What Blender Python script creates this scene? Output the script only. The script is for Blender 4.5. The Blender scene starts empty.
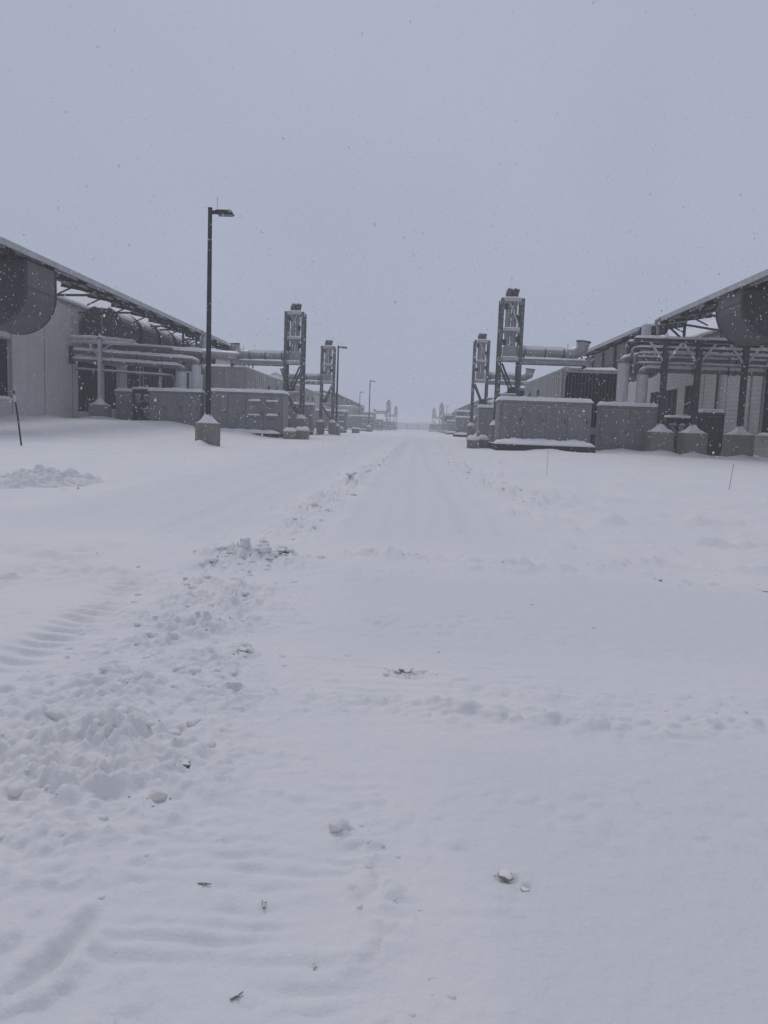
import bpy, math, random
import numpy as np
from mathutils import Vector, Matrix, Quaternion
random.seed(7)
SC = bpy.context.scene
COL = SC.collection
PI = math.pi

# ------------------------------------------------------------------ noise
_rng = np.random.RandomState(3)
_perm = _rng.permutation(4096)
_gr = _rng.rand(4096, 2) * 2 - 1
_gr /= np.linalg.norm(_gr, axis=1)[:, None]
_pt = _rng.rand(4096, 3)

def _h(i, j):
    return _perm[(_perm[i & 4095] + j) & 4095]

def noise(x, y):
    xi = np.floor(x).astype(np.int64); yi = np.floor(y).astype(np.int64)
    fx = x - xi; fy = y - yi
    u = fx * fx * fx * (fx * (fx * 6 - 15) + 10); v = fy * fy * fy * (fy * (fy * 6 - 15) + 10)
    def g(a, b):
        k = _h(xi + a, yi + b)
        return _gr[k, 0] * (fx - a) + _gr[k, 1] * (fy - b)
    n0 = g(0, 0) * (1 - u) + g(1, 0) * u
    n1 = g(0, 1) * (1 - u) + g(1, 1) * u
    return (n0 * (1 - v) + n1 * v) * 1.4

def fbm(x, y, oct=4, gain=.5):
    a = 1.; s = 0.
    for k in range(oct):
        s = s + a * noise(x + 17.3 * k, y - 9.1 * k); x = x * 2.03; y = y * 2.03; a *= gain
    return s

def lumps(x, y, dens=.6, p=.6):
    """rounded snow clods: the tallest of nearby spherical caps"""
    x, y = x + .28 * noise(x * 1.3 + 5, y * 1.3) + .1 * noise(x * 3.1, y * 3.1), y + .28 * noise(x * 1.3 + 60, y * 1.3) + .1 * noise(x * 3.1 + 9, y * 3.1)
    xi = np.floor(x).astype(np.int64); yi = np.floor(y).astype(np.int64)
    out = np.zeros_like(x)
    for a in (-1, 0, 1):
        for b in (-1, 0, 1):
            k = _h(xi + a, yi + b)
            px = xi + a + _pt[k, 0]; py = yi + b + _pt[k, 1]
            r = .35 + .6 * _pt[k, 2]
            d2 = ((x - px) ** 2 + (y - py) ** 2) / (r * r)
            on = _pt[(k * 7 + 13) & 4095, 0] < dens
            out = np.maximum(out, np.where(on, r * np.clip(1 - d2, 0, 1) ** p, 0))
    return out

def sst(a, b, x):
    t = np.clip((x - a) / (b - a), 0, 1)
    return t * t * (3 - 2 * t)

def polyline_d(x, y, pts):
    best = np.full_like(x, 1e9); tt = np.zeros_like(x); acc = 0
    for (x0, y0), (x1, y1) in zip(pts[:-1], pts[1:]):
        dx, dy = x1 - x0, y1 - y0; L2 = dx * dx + dy * dy
        t = np.clip(((x - x0) * dx + (y - y0) * dy) / L2, 0, 1)
        d = np.hypot(x - x0 - t * dx, y - y0 - t * dy)
        m = d < best
        best = np.where(m, d, best); tt = np.where(m, acc + t * math.sqrt(L2), tt)
        acc += math.sqrt(L2)
    return best, tt

def packed(x, y):
    """where wheels and blades have pressed the snow down to a smoother, greyer crust"""
    x = np.asarray(x, float); y = np.asarray(y, float)
    wx = x + .18 * noise(x * 1.1, y * .7) + .08 * noise(x * 3.3, y * 2.1); wy = y + .15 * noise(x * .8 + 20, y * .9)
    a = sst(-1.3, -.6, wx) * (1 - sst(1.2, 2.2, wx)) * sst(9.0, 11, wy) * (1 - sst(110, 220, y))
    e = 1 - sst(30, 80, y)
    b = sst(-6.4, -5.6, wx) * (1 - sst(-2.6, -2.1, wx)) * sst(9.0, 12, wy) * (1 - sst(70, 110, y))
    c = sst(-.9, -.2, wx) * (1 - sst(3, 6, wx)) * sst(4.6, 5.6, wy) * (1 - sst(7.4, 8.4, wy))
    d = sst(-.05, .5, wx) * (1 - sst(3.2, 3.9, wy)) * sst(-2, 0, y)
    return np.maximum(np.maximum(a, b), np.maximum(c, d))

BUMPS = []          # (x, y, radius, height) drifts round bases

def band(d, w):
    return np.exp(-(d / w) ** 2)

def ground(x, y):
    x = np.asarray(x, float); y = np.asarray(y, float)
    # warp so that nothing runs ruler straight
    wx = x + .12 * noise(x * .5, y * .35) + .05 * noise(x * 1.7, y * 1.3)
    wy = y + .12 * noise(x * .4 + 40, y * .5) + .05 * noise(x * 1.9 + 9, y * 1.6)
    z = 1.2 * sst(13, 29, -x) * sst(34, 74, y)
    far = sst(6, 30, y)
    z = z + far * (.10 * noise(x * .11, y * .07) * sst(3, 12, np.abs(x)) + .035 * noise(x * .5, y * .3))
    flat = 1 - .7 * sst(.15, .5, x) * (1 - sst(3.6, 4.0, y))
    z = z + flat * (.010 * noise(x * 1.1, y * 1.1) + .003 * noise(x * 4, y * 4))
    # ---- ploughed windrow on the left side of the road
    d, t = polyline_d(wx, wy, [(-1.2, -4), (-1.25, 1.6), (-1.35, 3.2), (-1.5, 5.4), (-1.72, 8.6), (-1.62, 15.4), (-1.35, 30), (-1.1, 42), (0, 130)])
    near = 1 - sst(8.2, 9.6, y)
    A = band(d, .60) * near * sst(1.9, 3.0, y + .25 * noise(x * 2, y * 2))
    rag = np.clip(.48 + .8 * fbm(x * 1.7, y * 1.7, 3), .04, 1.0)
    z = z + A * rag * (.022 + .03 * lumps(x * 4.3, y * 4.3, .5, 1.1) + .06 * lumps(x * 8.5 + 3, y * 8.5, .45, .55) + .055 * lumps(x * 17, y * 17, .4, .4) + .045 * lumps(x * 33, y * 33, .35, .5))
    A2 = band(d, .42) * sst(8.8, 11, y) * (1 - sst(60, 110, y))
    z = z + A2 * np.clip(.6 + .7 * fbm(x * 1.3, y * .7, 3), .15, 1.2) * (.05 + .05 * lumps(x * 4, y * 2.6, .5) + .11 * lumps(x * 8, y * 6, .5, .45) + .07 * lumps(x * 15, y * 10, .45, .45))
    # end clump of the windrow
    dc = np.hypot((wx + 1.72) / .66, (wy - 8.35) / .30)
    z = z + band(dc, .9) * (.03 + .06 * lumps(x * 3.4 + 5, y * 3.4, .7, .8) + .15 * lumps(x * 7, y * 7, .55, .4) + .1 * lumps(x * 14, y * 14, .5, .4))
    # broad skirt of loose snow over the left foreground
    dl = np.hypot((x + 1.45) / .75, (y - 3.0) / .75)
    z = z + band(dl, 1.) * (.03 + .022 * fbm(x * 2.3, y * 2.3, 4)) + band(dl, .9) * (.03 * lumps(x * 7.1 + 1, y * 7.1, .3, .6) + .045 * lumps(x * 14 + 1, y * 14, .3, .45) + .03 * lumps(x * 29 + 1, y * 29, .3, .45))
    # ---- windrow right of the road
    d, t = polyline_d(wx, wy, [(2.75, 15.5), (2.25, 20), (1.95, 29), (2.2, 60), (2.6, 110)])
    A = band(d, .5) * sst(14.5, 18, y) * (1 - sst(60, 120, y))
    z = z + A * np.clip(.5 + .9 * fbm(x * 1.2 + 7, y * .6, 3), .05, 1.3) * (.07 + .08 * lumps(x * 3.6, y * 2, .5) + .12 * lumps(x * 8, y * 5, .5, .45) + .07 * lumps(x * 16, y * 10, .45, .45))
    # ---- third, lower ridge beside the left lane
    d, t = polyline_d(wx, wy, [(-10, 17), (-7.5, 24), (-6, 36), (-4.5, 70)])
    z = z + band(d, .7) * np.clip(.4 + .8 * fbm(x * .7, y * .5, 3), 0, 1.1) * (.08 + .16 * lumps(x * 2.2, y * 1.4, .5) + .08 * lumps(x * 5.2, y * 4, .5))
    # ---- cross ridges
    for (y0, x0, x1, w, hh, s) in ((8.75, -.9, 7.5, .26, .095, 1), (4.02, -.45, 4, .17, .040, 2), (4.4, .3, 5, .2, .018, 11), (13.4, 1.5, 14, .4, .10, 3), (10.9, 1.5, 12, .25, .05, 4), (17.5, 3, 22, .6, .10, 6), (23, 3, 26, .7, .12, 8)):
        dd = np.abs(wy - y0 - .06 * y0 * noise(x * .4 + s, x * 0 + s) - .01 * (x - 2))
        m = band(dd, w) * sst(x0 - .5, x0 + .4, x) * (1 - sst(x1 - .5, x1 + 1, x))
        k = 4.5 / max(1, y0 / 4)
        z = z + m * np.clip(.62 + .6 * fbm(x * 1.3 + s, y * 1.3, 3), .1, 1.3) * (hh * .5 + hh * .45 * lumps(x * k * 1.1 + s, y * k * 1.1, .45, .6) + hh * 1.1 * lumps(x * k * 2.2, y * k * 2.2, .45, .45) + hh * .8 * lumps(x * k * 4.6, y * k * 4.6, .4, .45))
    # ---- long wheel ruts in the packed lanes
    for (x0, x1, x2, ya, yb, w, dp) in ((-.75, -.55, .1, 9.5, 90, .13, .022), (.95, 1.0, 1.1, 9.5, 90, .13, .022), (.1, .25, .6, 10, 80, .09, .012), (-3.2, -3.3, -2.2, 8, 75, .15, .03), (-4.9, -5.0, -3.4, 9, 75, .15, .03), (-4.1, -4.3, -2.9, 10, 70, .1, .016), (-6.6, -6.2, -4.3, 12, 75, .16, .03)):
        t_ = np.clip((y - ya) / (yb - ya), 0, 1); xc = np.where(t_ < .3, x0 + (x1 - x0) * t_ / .3, x1 + (x2 - x1) * (t_ - .3) / .7)
        dd = wx - xc; ww = w * (1 + y / 40)
        m = sst(ya, ya + 3, y) * (1 - sst(yb - 20, yb, y))
        z = z + m * dp * (.6 * np.exp(-((np.abs(dd) - 1.7 * ww) / (.6 * ww)) ** 2) * (1 + .8 * noise(x * 2.5, y * .9)) - np.exp(-(dd / ww) ** 2))
    # ---- crawler tread: ribs across the left track
    for (xc, w, y0, y1) in ((-2.42, .2, 3.2, 7.6), (-3.6, .2, 4.5, 9.5)):
        m = band(np.abs(wx - xc + .02 * (y - 5)), w) * sst(y0, y0 + .6, y) * (1 - sst(y1 - 1, y1, y))
        rib = np.clip(1.6 * np.cos(2 * PI * (y + .25 * (x - xc) + .02 * noise(x * 3, y * 3)) / .17), -.3, 1)
        z = z - m * (.035 - .055 * rib * (.6 + .6 * noise(x * 2 + 3, y * 2)))
    # ---- tread ripples in the foreground
    m = sst(-.98, -.72, x) * (1 - sst(-.12, .04, wx)) * (1 - sst(2.35, 2.9, wy))
    rp = np.cos(2 * PI * (y + .05 * noise(x * 3.1, y * 3.1) + .022 * noise(x * 8.1, y * 8.1) - .06 * x) / .085)
    z = z + m * .009 * (rp - .5 * np.abs(rp)) * np.clip(.45 + 1.1 * noise(x * 2.9, y * 4.7 + 4) + .5 * noise(x * 9, y * 9), 0, 1.4)
    z = z + m * .0045 * fbm(x * 7, y * 11, 3)
    m = sst(-.75, -.5, x) * (1 - sst(.7, 1.05, wx)) * sst(3.75, 4.0, wy) * (1 - sst(4.7, 5.1, wy))
    rp = np.cos(2 * PI * (y + .04 * noise(x * 3.1, y * 3.1) + .02 * noise(x * 8, y * 8) + .02 * x) / .13)
    z = z + m * .007 * rp * np.clip(.4 + 1.1 * noise(x * 2.3, y * 4.7 + 4), 0, 1.2)
    # edge of that track
    d, t = polyline_d(wx, wy, [(.12, 1.5), (.04, 1.9), (-.02, 2.4), (-.16, 2.8)])
    z = z + band(d, .09) * np.clip(.4 + fbm(x * 4, y * 4, 3), 0, 1.1) * (.006 + .03 * lumps(x * 11, y * 11, .4, .45) + .03 * lumps(x * 24, y * 24, .4, .45))
    # groove bottom left
    d, t = polyline_d(wx, wy, [(-1.05, 1.2), (-.93, 1.75), (-.86, 2.05)])
    z = z + np.clip(.45 + 1.2 * noise(x * 5, y * 5), 0, 1.2) * (-band(d, .03) * .026 + band(np.abs(d - .07), .04) * .022 * (.4 + 1.4 * lumps(x * 15, y * 15, .5, .5)))
    # loose scattered clods everywhere near
    sc_ = np.clip(fbm(x * .8 + 31, y * .8, 3) + .1, 0, 1) * (.35 + 1.0 * band(np.abs(x + 1.6), 1.6)) * (1 - sst(12, 30, y))
    z = z + sc_ * (.035 * lumps(x * 9.7 + 9, y * 9.7, .10, .45) + .03 * lumps(x * 19 + 9, y * 19, .14, .45))
    z = z + .05 * fbm(x * .10, y * .8, 3) * sst(22, 32, y) * (1 - sst(70, 110, y)) * sst(3, 7, np.abs(x)) + .018 * fbm(x * .25, y * 2.1, 3) * sst(12, 18, y) * (1 - sst(40, 60, y))
    pk = packed(x, y)
    mid = (1 - pk) * np.clip(fbm(x * .45 + 3, y * .6, 3) + .25, 0, 1) * sst(5.5, 8, y) * (1 - sst(35, 70, y)) * np.maximum(sst(1.2, 2.4, x), sst(1.9, 2.6, -x))
    z = z + mid * (.09 * lumps(x * 4.7 + 2, y * 3.9, .35, .5) + .085 * lumps(x * 9.7 + 2, y * 8.1, .35, .45) + .04 * fbm(x * .9, y * 4, 3))
    # shallow wind crust
    z = z + flat * .004 * fbm(x * 2.2, y * 6.5, 3) * (1 - sst(10, 25, y)) + .0022 * noise(x * 19, y * 19) * (1 - sst(4, 8, y))
    # footprints and small hollows
    for (px, py, r, dp) in HOLES:
        dd = np.hypot(x - px, (y - py) * .8)
        z = z - dp * band(dd, r) + .4 * dp * band(np.abs(dd - 1.8 * r), .6 * r)
    for (px, py, r, hh) in BUMPS:
        dd = np.hypot(x - px, y - py)
        z = z + hh * band(dd, r) * (1 + .35 * noise(x * .9 + px, y * .9))
    return z

HOLES = [(.40, 2.45, .014, .02), (.44, 2.41, .010, .02), (.36, 2.46, .009, .016), (-.185, 2.69, .013, .03), (-.13, 2.33, .009, .018), (-1.0, 4.80, .03, .06), (-1.36, 8.45, .05, .13),
         (-.90, 3.08, .018, .05), (-.02, 4.58, .025, .04), (.08, 4.56, .02, .04), (-1.2, 3.0, .018, .05), (-1.62, 3.4, .02, .05), (2.68, 8.07, .04, .05), (2.95, 7.97, .05, .06), (3.2, 7.92, .04, .06), (3.6, 7.7, .04, .06),
         (-1.55, 5.0, .025, .06), (-1.75, 6.2, .03, .07), (-1.3, 5.9, .03, .06), (-1.6, 7.1, .03, .06), (-1.05, 3.5, .016, .04), (-1.8, 4.2, .02, .05)]

# pier, mast and cabinet drifts
for b in [(-12.75, 46.0, .55, .6), (-32.0, 78.0, 1.1, .5), (21.3, 65.9, .9, .55), (24.1, 65.9, .9, .5), (28.0, 65.9, .9, .4), (18.5, 67.4, 2.2, .35), (-17, 75.8, 2.6, .4), (-24, 76.4, 2.6, .3), (-36.0, 74, 1.4, .35), (-35.3, 68, 1.8, .3), (31.2, 72, 1.5, .5), (31.2, 80, 2, .45),
          (10.5, 62.0, 1.8, .30), (-12.5, 84, 1.2, .3), (9.5, 71, 1.2, .3), (-12.5, 117, 1.2, .3), (9.5, 105, 1.2, .3)]:
    BUMPS.append(b)

def gz(x, y):
    return float(ground(np.array([float(x)]), np.array([float(y)]))[0])

# ------------------------------------------------------------------ materials
MATS = {}
def mat(name):
    m = bpy.data.materials.new(name); m.use_nodes = True
    nt = m.node_tree; b = nt.nodes['Principled BSDF']
    return m, nt, b

def nnode(nt, t, **kw):
    n = nt.nodes.new(t)
    for k, v in kw.items():
        if k in n.inputs.keys(): n.inputs[k].default_value = v
        else: setattr(n, k, v)
    return n

SNOWC = (.795, .782, .757, 1)
def snow_mat(name, base=SNOWC, bump=.25, scale=38., dist=.02, big=False):
    m, nt, b = mat(name); L = nt.links.new
    tc = nnode(nt, 'ShaderNodeTexCoord')
    n1 = nnode(nt, 'ShaderNodeTexNoise', Scale=scale, Detail=6., Roughness=.65)
    L(tc.outputs['Object'], n1.inputs['Vector'])
    n2 = nnode(nt, 'ShaderNodeTexNoise', Scale=.4, Detail=4., Roughness=.6)
    L(tc.outputs['Object'], n2.inputs['Vector'])
    cr = nnode(nt, 'ShaderNodeValToRGB')
    cr.color_ramp.elements[0].position = .3; cr.color_ramp.elements[1].position = .7
    cr.color_ramp.elements[0].color = (base[0] * .935, base[1] * .96, base[2] * .995, 1); cr.color_ramp.elements[1].color = (base[0] * 1.02, base[1] * 1.0, base[2] * 1.0, 1)
    L(n2.outputs['Fac'], cr.inputs['Fac'])
    at = nnode(nt, 'ShaderNodeAttribute', attribute_name='packed')
    pm = nnode(nt, 'ShaderNodeMix', data_type='RGBA'); L(at.outputs['Fac'], pm.inputs[0]); L(cr.outputs['Color'], pm.inputs[6]); pm.inputs[7].default_value = (base[0] * .92, base[1] * .938, base[2] * .962, 1)
    L(pm.outputs[2], b.inputs['Base Color'])
    b.inputs['Roughness'].default_value = .75
    b.inputs['Specular IOR Level'].default_value = .25
    bp = nnode(nt, 'ShaderNodeBump', Strength=bump, Distance=dist)
    n5 = nnode(nt, 'ShaderNodeTexNoise', Scale=scale * 5, Detail=3., Roughness=.7); L(tc.outputs['Object'], n5.inputs['Vector'])
    b0 = nnode(nt, 'ShaderNodeBump', Strength=bump, Distance=dist * .3); L(n5.outputs['Fac'], b0.inputs['Height']); L(b0.outputs['Normal'], bp.inputs['Normal'])
    L(n1.outputs['Fac'], bp.inputs['Height'])
    n4 = nnode(nt, 'ShaderNodeTexNoise', Scale=scale * .22, Detail=5., Roughness=.6); L(tc.outputs['Object'], n4.inputs['Vector'])
    bq = nnode(nt, 'ShaderNodeBump', Strength=bump, Distance=dist * 3); L(n4.outputs['Fac'], bq.inputs['Height']); L(bp.outputs['Normal'], bq.inputs['Normal'])
    L(bq.outputs['Normal'], b.inputs['Normal'])
    MATS[name] = m
    return m
snow_mat('snow_ground', bump=.4, scale=34, dist=.013)
snow_mat('snow_cap', bump=.4, scale=5, dist=.08)
snow_mat('snow_dirty', base=(.60, .58, .54, 1), bump=.5, scale=60, dist=.01)

def weathered(name, col, rough=.55, metal=0., frost=.35, panel=0., vary=.18, nscale=1.2):
    """painted or bare surface with streaks, wind-blown snow on its upper faces and snow specks on its sides"""
    m, nt, b = mat(name); L = nt.links.new
    tc = nnode(nt, 'ShaderNodeTexCoord'); geo = nnode(nt, 'ShaderNodeNewGeometry')
    mp = nnode(nt, 'ShaderNodeMapping'); mp.inputs['Scale'].default_value = (1, 1, .25)
    L(tc.outputs['Object'], mp.inputs['Vector'])
    n = nnode(nt, 'ShaderNodeTexNoise', Scale=nscale, Detail=5., Roughness=.6); L(mp.outputs['Vector'], n.inputs['Vector'])
    cr = nnode(nt, 'ShaderNodeValToRGB')
    cr.color_ramp.elements[0].position = .3; cr.color_ramp.elements[1].position = .72
    cr.color_ramp.elements[0].color = tuple(c * (1 - vary) for c in col[:3]) + (1,)
    cr.color_ramp.elements[1].color = tuple(c * (1 + vary) for c in col[:3]) + (1,)
    L(n.outputs['Fac'], cr.inputs['Fac'])
    sep = nnode(nt, 'ShaderNodeSeparateXYZ'); L(geo.outputs['Normal'], sep.inputs['Vector'])
    up = nnode(nt, 'ShaderNodeMapRange'); up.inputs['From Min'].default_value = .35; up.inputs['From Max'].default_value = .8
    L(sep.outputs['Z'], up.inputs['Value'])
    n3 = nnode(nt, 'ShaderNodeTexNoise', Scale=5.5, Detail=3., Roughness=.6); L(tc.outputs['Object'], n3.inputs['Vector'])
    sp = nnode(nt, 'ShaderNodeMapRange'); sp.inputs['From Min'].default_value = .67 - .1 * frost; sp.inputs['From Max'].default_value = .74 - .06 * frost; sp.inputs['To Max'].default_value = min(.6, frost * 1.2)
    L(n3.outputs['Fac'], sp.inputs['Value'])
    mx = nnode(nt, 'ShaderNodeMath', operation='MAXIMUM'); L(up.outputs['Result'], mx.inputs[0]); L(sp.outputs['Result'], mx.inputs[1])
    mix = nnode(nt, 'ShaderNodeMix', data_type='RGBA')
    L(mx.outputs[0], mix.inputs[0]); L(cr.outputs['Color'], mix.inputs[6]); mix.inputs[7].default_value = SNOWC
    L(mix.outputs[2], b.inputs['Base Color'])
    b.inputs['Roughness'].default_value = rough; b.inputs['Metallic'].default_value = metal
    bp = nnode(nt, 'ShaderNodeBump', Strength=.25, Distance=.03); L(n3.outputs['Fac'], bp.inputs['Height'])
    if panel:
        w = nnode(nt, 'ShaderNodeTexWave', wave_type='BANDS', bands_direction='Z', wave_profile='SIN'); w.inputs['Scale'].default_value = panel; w.inputs['Distortion'].default_value = 0
        L(tc.outputs['Object'], w.inputs['Vector'])
        bp2 = nnode(nt, 'ShaderNodeBump', Strength=.35, Distance=.04); L(w.outputs['Fac'], bp2.inputs['Height']); L(bp.outputs['Normal'], bp2.inputs['Normal']); bp = bp2
    L(bp.outputs['Normal'], b.inputs['Normal'])
    MATS[name] = m
    return m
weathered('wall_paint', (.55, .54, .525), frost=.25, vary=.07, panel=.75)
weathered('cowl_steel', (.09, .09, .09), frost=.3)
weathered('cabinet_paint', (.20, .20, .196), frost=.32)
weathered('container_paint', (.34, .335, .325), frost=.25)
weathered('galvanised', (.33, .33, .33), rough=.45, metal=.25, frost=.3)
weathered('dark_steel', (.045, .045, .047), frost=.35)
weathered('tower_steel', (.10, .10, .10), frost=.8)
weathered('fascia_metal', (.42, .43, .44), frost=.2)
weathered('frosted_steel', (.46, .46, .46), frost=.6)
weathered('concrete', (.215, .205, .185), rough=.9, frost=.3, nscale=3)
weathered('black_paint', (.018, .019, .022), rough=.4, frost=.05)
weathered('pipe_cladding', (.17, .17, .172), rough=.5, frost=.4)
weathered('snow_plastered', (.52, .52, .52), frost=.9)
weathered('dark_opening', (.008, .008, .009), rough=.7, frost=.2)  # near-black colour stands for the unlit inside behind doorways, windows and louvre gaps
weathered('dark_equipment', (.055, .055, .056), frost=.5)
weathered('plank', (.05, .045, .04), rough=.9, frost=.1)
weathered('soil', (.27, .25, .22), rough=.95, frost=.5, nscale=40)
weathered('bark', (.10, .085, .075), rough=.95, frost=.0, nscale=30)
weathered('lens_glass', (.14, .22, .17), rough=.3, frost=.0)
weathered('orange_stake', (.06, .05, .05), rough=.6, frost=.05)

def flake_mat():
    m, nt, b = mat('snow_flake'); L = nt.links.new
    d = nnode(nt, 'ShaderNodeBsdfDiffuse'); t = nnode(nt, 'ShaderNodeBsdfTranslucent'); x = nnode(nt, 'ShaderNodeMixShader')
    d.inputs['Color'].default_value = (.95, .95, .96, 1); t.inputs['Color'].default_value = (.95, .95, .96, 1); x.inputs[0].default_value = .5
    L(d.outputs[0], x.inputs[1]); L(t.outputs[0], x.inputs[2]); L(x.outputs[0], nt.nodes['Material Output'].inputs['Surface']); nt.nodes.remove(b)
    MATS['snow_flake'] = m
flake_mat()

# ------------------------------------------------------------------ mesh builder
class MB:
    def __init__(s): s.v = []; s.f = []
    def box(s, x0, x1, y0, y1, z0, z1):
        x0, x1 = min(x0, x1), max(x0, x1); y0, y1 = min(y0, y1), max(y0, y1)
        b = len(s.v)
        s.v += [(x, y, z) for z in (z0, z1) for y in (y0, y1) for x in (x0, x1)]
        s.f += [tuple(b + i for i in q) for q in ((0, 2, 3, 1), (4, 5, 7, 6), (0, 1, 5, 4), (2, 6, 7, 3), (0, 4, 6, 2), (1, 3, 7, 5))]
        return s
    def bar(s, a, b_, w, h=None, up=(0, 0, 1)):
        h = h or w
        a = Vector(a); b_ = Vector(b_); d = (b_ - a).normalized(); up = Vector(up)
        if abs(d.dot(up)) > .98: up = Vector((0, 1, 0))
        r = d.cross(up).normalized(); u = r.cross(d).normalized()
        b = len(s.v)
        for p in (a, b_):
            for (i, j) in ((-1, -1), (1, -1), (1, 1), (-1, 1)):
                s.v.append(tuple(p + r * i * w / 2 + u * j * h / 2))
        s.f += [tuple(b + i for i in q) for q in ((0, 1, 2, 3), (4, 7, 6, 5), (0, 4, 5, 1), (1, 5, 6, 2), (2, 6, 7, 3), (3, 7, 4, 0))]
        return s
    def ibeam(s, a, b_, w, h, t=.06, up=(0, 0, 1)):
        a = Vector(a); b_ = Vector(b_); d = (b_ - a).normalized(); up = Vector(up)
        if abs(d.dot(up)) > .98: up = Vector((0, 1, 0))
        r = d.cross(up).normalized(); u = r.cross(d).normalized()
        prof = [(-w / 2, -h / 2), (w / 2, -h / 2), (w / 2, -h / 2 + t), (t / 2, -h / 2 + t), (t / 2, h / 2 - t), (w / 2, h / 2 - t), (w / 2, h / 2), (-w / 2, h / 2), (-w / 2, h / 2 - t), (-t / 2, h / 2 - t), (-t / 2, -h / 2 + t), (-w / 2, -h / 2 + t)]
        n = len(prof); b = len(s.v)
        for p in (a, b_):
            for (i, j) in prof: s.v.append(tuple(p + r * i + u * j))
        for k in range(n): s.f.append((b + k, b + n + k, b + n + (k + 1) % n, b + (k + 1) % n))
        s.f.append(tuple(b + k for k in range(n))); s.f.append(tuple(b + n + k for k in reversed(range(n))))
        return s
    def tube(s, path, rad, n=14, cap=True):
        P = [Vector(p) for p in path]
        R = rad if isinstance(rad, (list, tuple)) else [rad] * len(P)
        ref = None; b = len(s.v)
        for i, p in enumerate(P):
            d = ((P[min(i + 1, len(P) - 1)] - P[i]).normalized() + (P[i] - P[max(i - 1, 0)]).normalized())
            if d.length < 1e-6: d = Vector((0, 0, 1))
            d.normalize()
            if ref is None:
                ref = Vector((0, 0, 1)) if abs(d.z) < .9 else Vector((1, 0, 0))
            r = d.cross(ref).normalized(); u = r.cross(d).normalized(); ref = u
            for k in range(n):
                a = 2 * PI * k / n
                s.v.append(tuple(p + (r * math.cos(a) + u * math.sin(a)) * R[i]))
        for i in range(len(P) - 1):
            for k in range(n):
                k2 = (k + 1) % n
                s.f.append((b + i * n + k, b + i * n + k2, b + (i + 1) * n + k2, b + (i + 1) * n + k))
        if cap:
            s.f.append(tuple(b + k for k in reversed(range(n)))); s.f.append(tuple(b + (len(P) - 1) * n + k for k in range(n)))
        return s
    def prism(s, poly, a0, a1, plane='xz'):
        """closed polygon (u, v) extruded along the third axis"""
        b = len(s.v); n = len(poly)
        for t in (a0, a1):
            for (u, v) in poly: s.v.append((u, t, v) if plane == 'xz' else ((t, u, v) if plane == 'yz' else (u, v, t)))
        for k in range(n): s.f.append((b + k, b + (k + 1) % n, b + n + (k + 1) % n, b + n + k))
        s.f.append(tuple(b + k for k in reversed(range(n)))); s.f.append(tuple(b + n + k for k in range(n)))
        return s
    def pad(s, x0, x1, y0, y1, z, t, seed=0, bulge=.35, cell=.25):
        """lumpy slab of settled snow on a flat top"""
        x0, x1 = min(x0, x1), max(x0, x1)
        nx = int(min(60, max(4, (x1 - x0) / cell))); ny = int(min(90, max(4, (y1 - y0) / cell)))
        xs = np.linspace(x0, x1, nx + 1); ys = np.linspace(y0, y1, ny + 1)
        X, Y = np.meshgrid(xs, ys)
        e = np.minimum(np.minimum(X - x0, x1 - X), np.minimum(Y - y0, y1 - Y))
        prof = np.clip(e / (bulge * max(.2, t * 2)), 0, 1) ** .5
        H = z + t * (.18 + .82 * prof) * (1 + .35 * noise(X * .8 + seed * 3.7, Y * .8 + seed) + .2 * noise(X * 2.9 + seed, Y * 2.9))
        b = len(s.v); w = nx + 1
        for j in range(ny + 1):
            for i in range(nx + 1): s.v.append((X[j, i], Y[j, i], H[j, i]))
        for j in range(ny):
            for i in range(nx): s.f.append((b + j * w + i, b + j * w + i + 1, b + (j + 1) * w + i + 1, b + (j + 1) * w + i))
        ring = [i for i in range(nx + 1)] + [j * w + nx for j in range(1, ny + 1)] + [ny * w + i for i in range(nx - 1, -1, -1)] + [j * w for j in range(ny - 1, 0, -1)]
        c = len(s.v)
        for r in ring: s.v.append((s.v[b + r][0], s.v[b + r][1], z - .004))
        m = len(ring)
        for k in range(m): s.f.append((c + k, c + (k + 1) % m, b + ring[(k + 1) % m], b + ring[k]))
        s.f.append(tuple(c + k for k in reversed(range(m))))
        return s
    def cone(s, cx, cy, z, rx, ry, h, seed=0, p=1.6, n=20, rings=7, off=(0, 0)):
        """heaped snow: square-ish foot rising concavely to a peak"""
        b = len(s.v); rnd = random.Random(seed)
        jit = [1 + .12 * math.sin(3 * k + seed) * rnd.random() for k in range(n)]
        for q in range(rings):
            f = 1 - q / rings
            for k in range(n):
                a = 2 * PI * k / n; c, sn = math.cos(a), math.sin(a)
                sq = 1 / max(abs(c), abs(sn)); sq = 1 + (sq - 1) * .8 * f
                zz = h * ((1 - f) ** p) + (0 if q == 0 else .07 * h * (1 + math.sin(5 * a + seed)))
                s.v.append((cx + rx * f * sq * c * jit[k] + off[0] * (1 - f), cy + ry * f * sq * sn * jit[k] + off[1] * (1 - f), z + zz))
        for q in range(rings - 1):
            for k in range(n): s.f.append((b + q * n + k, b + q * n + (k + 1) % n, b + (q + 1) * n + (k + 1) % n, b + (q + 1) * n + k))
        t = len(s.v); s.v.append((cx + off[0], cy + off[1], z + h * 1.02))
        for k in range(n): s.f.append((b + (rings - 1) * n + k, b + (rings - 1) * n + (k + 1) % n, t))
        s.f.append(tuple(b + k for k in reversed(range(n))))
        return s
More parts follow.
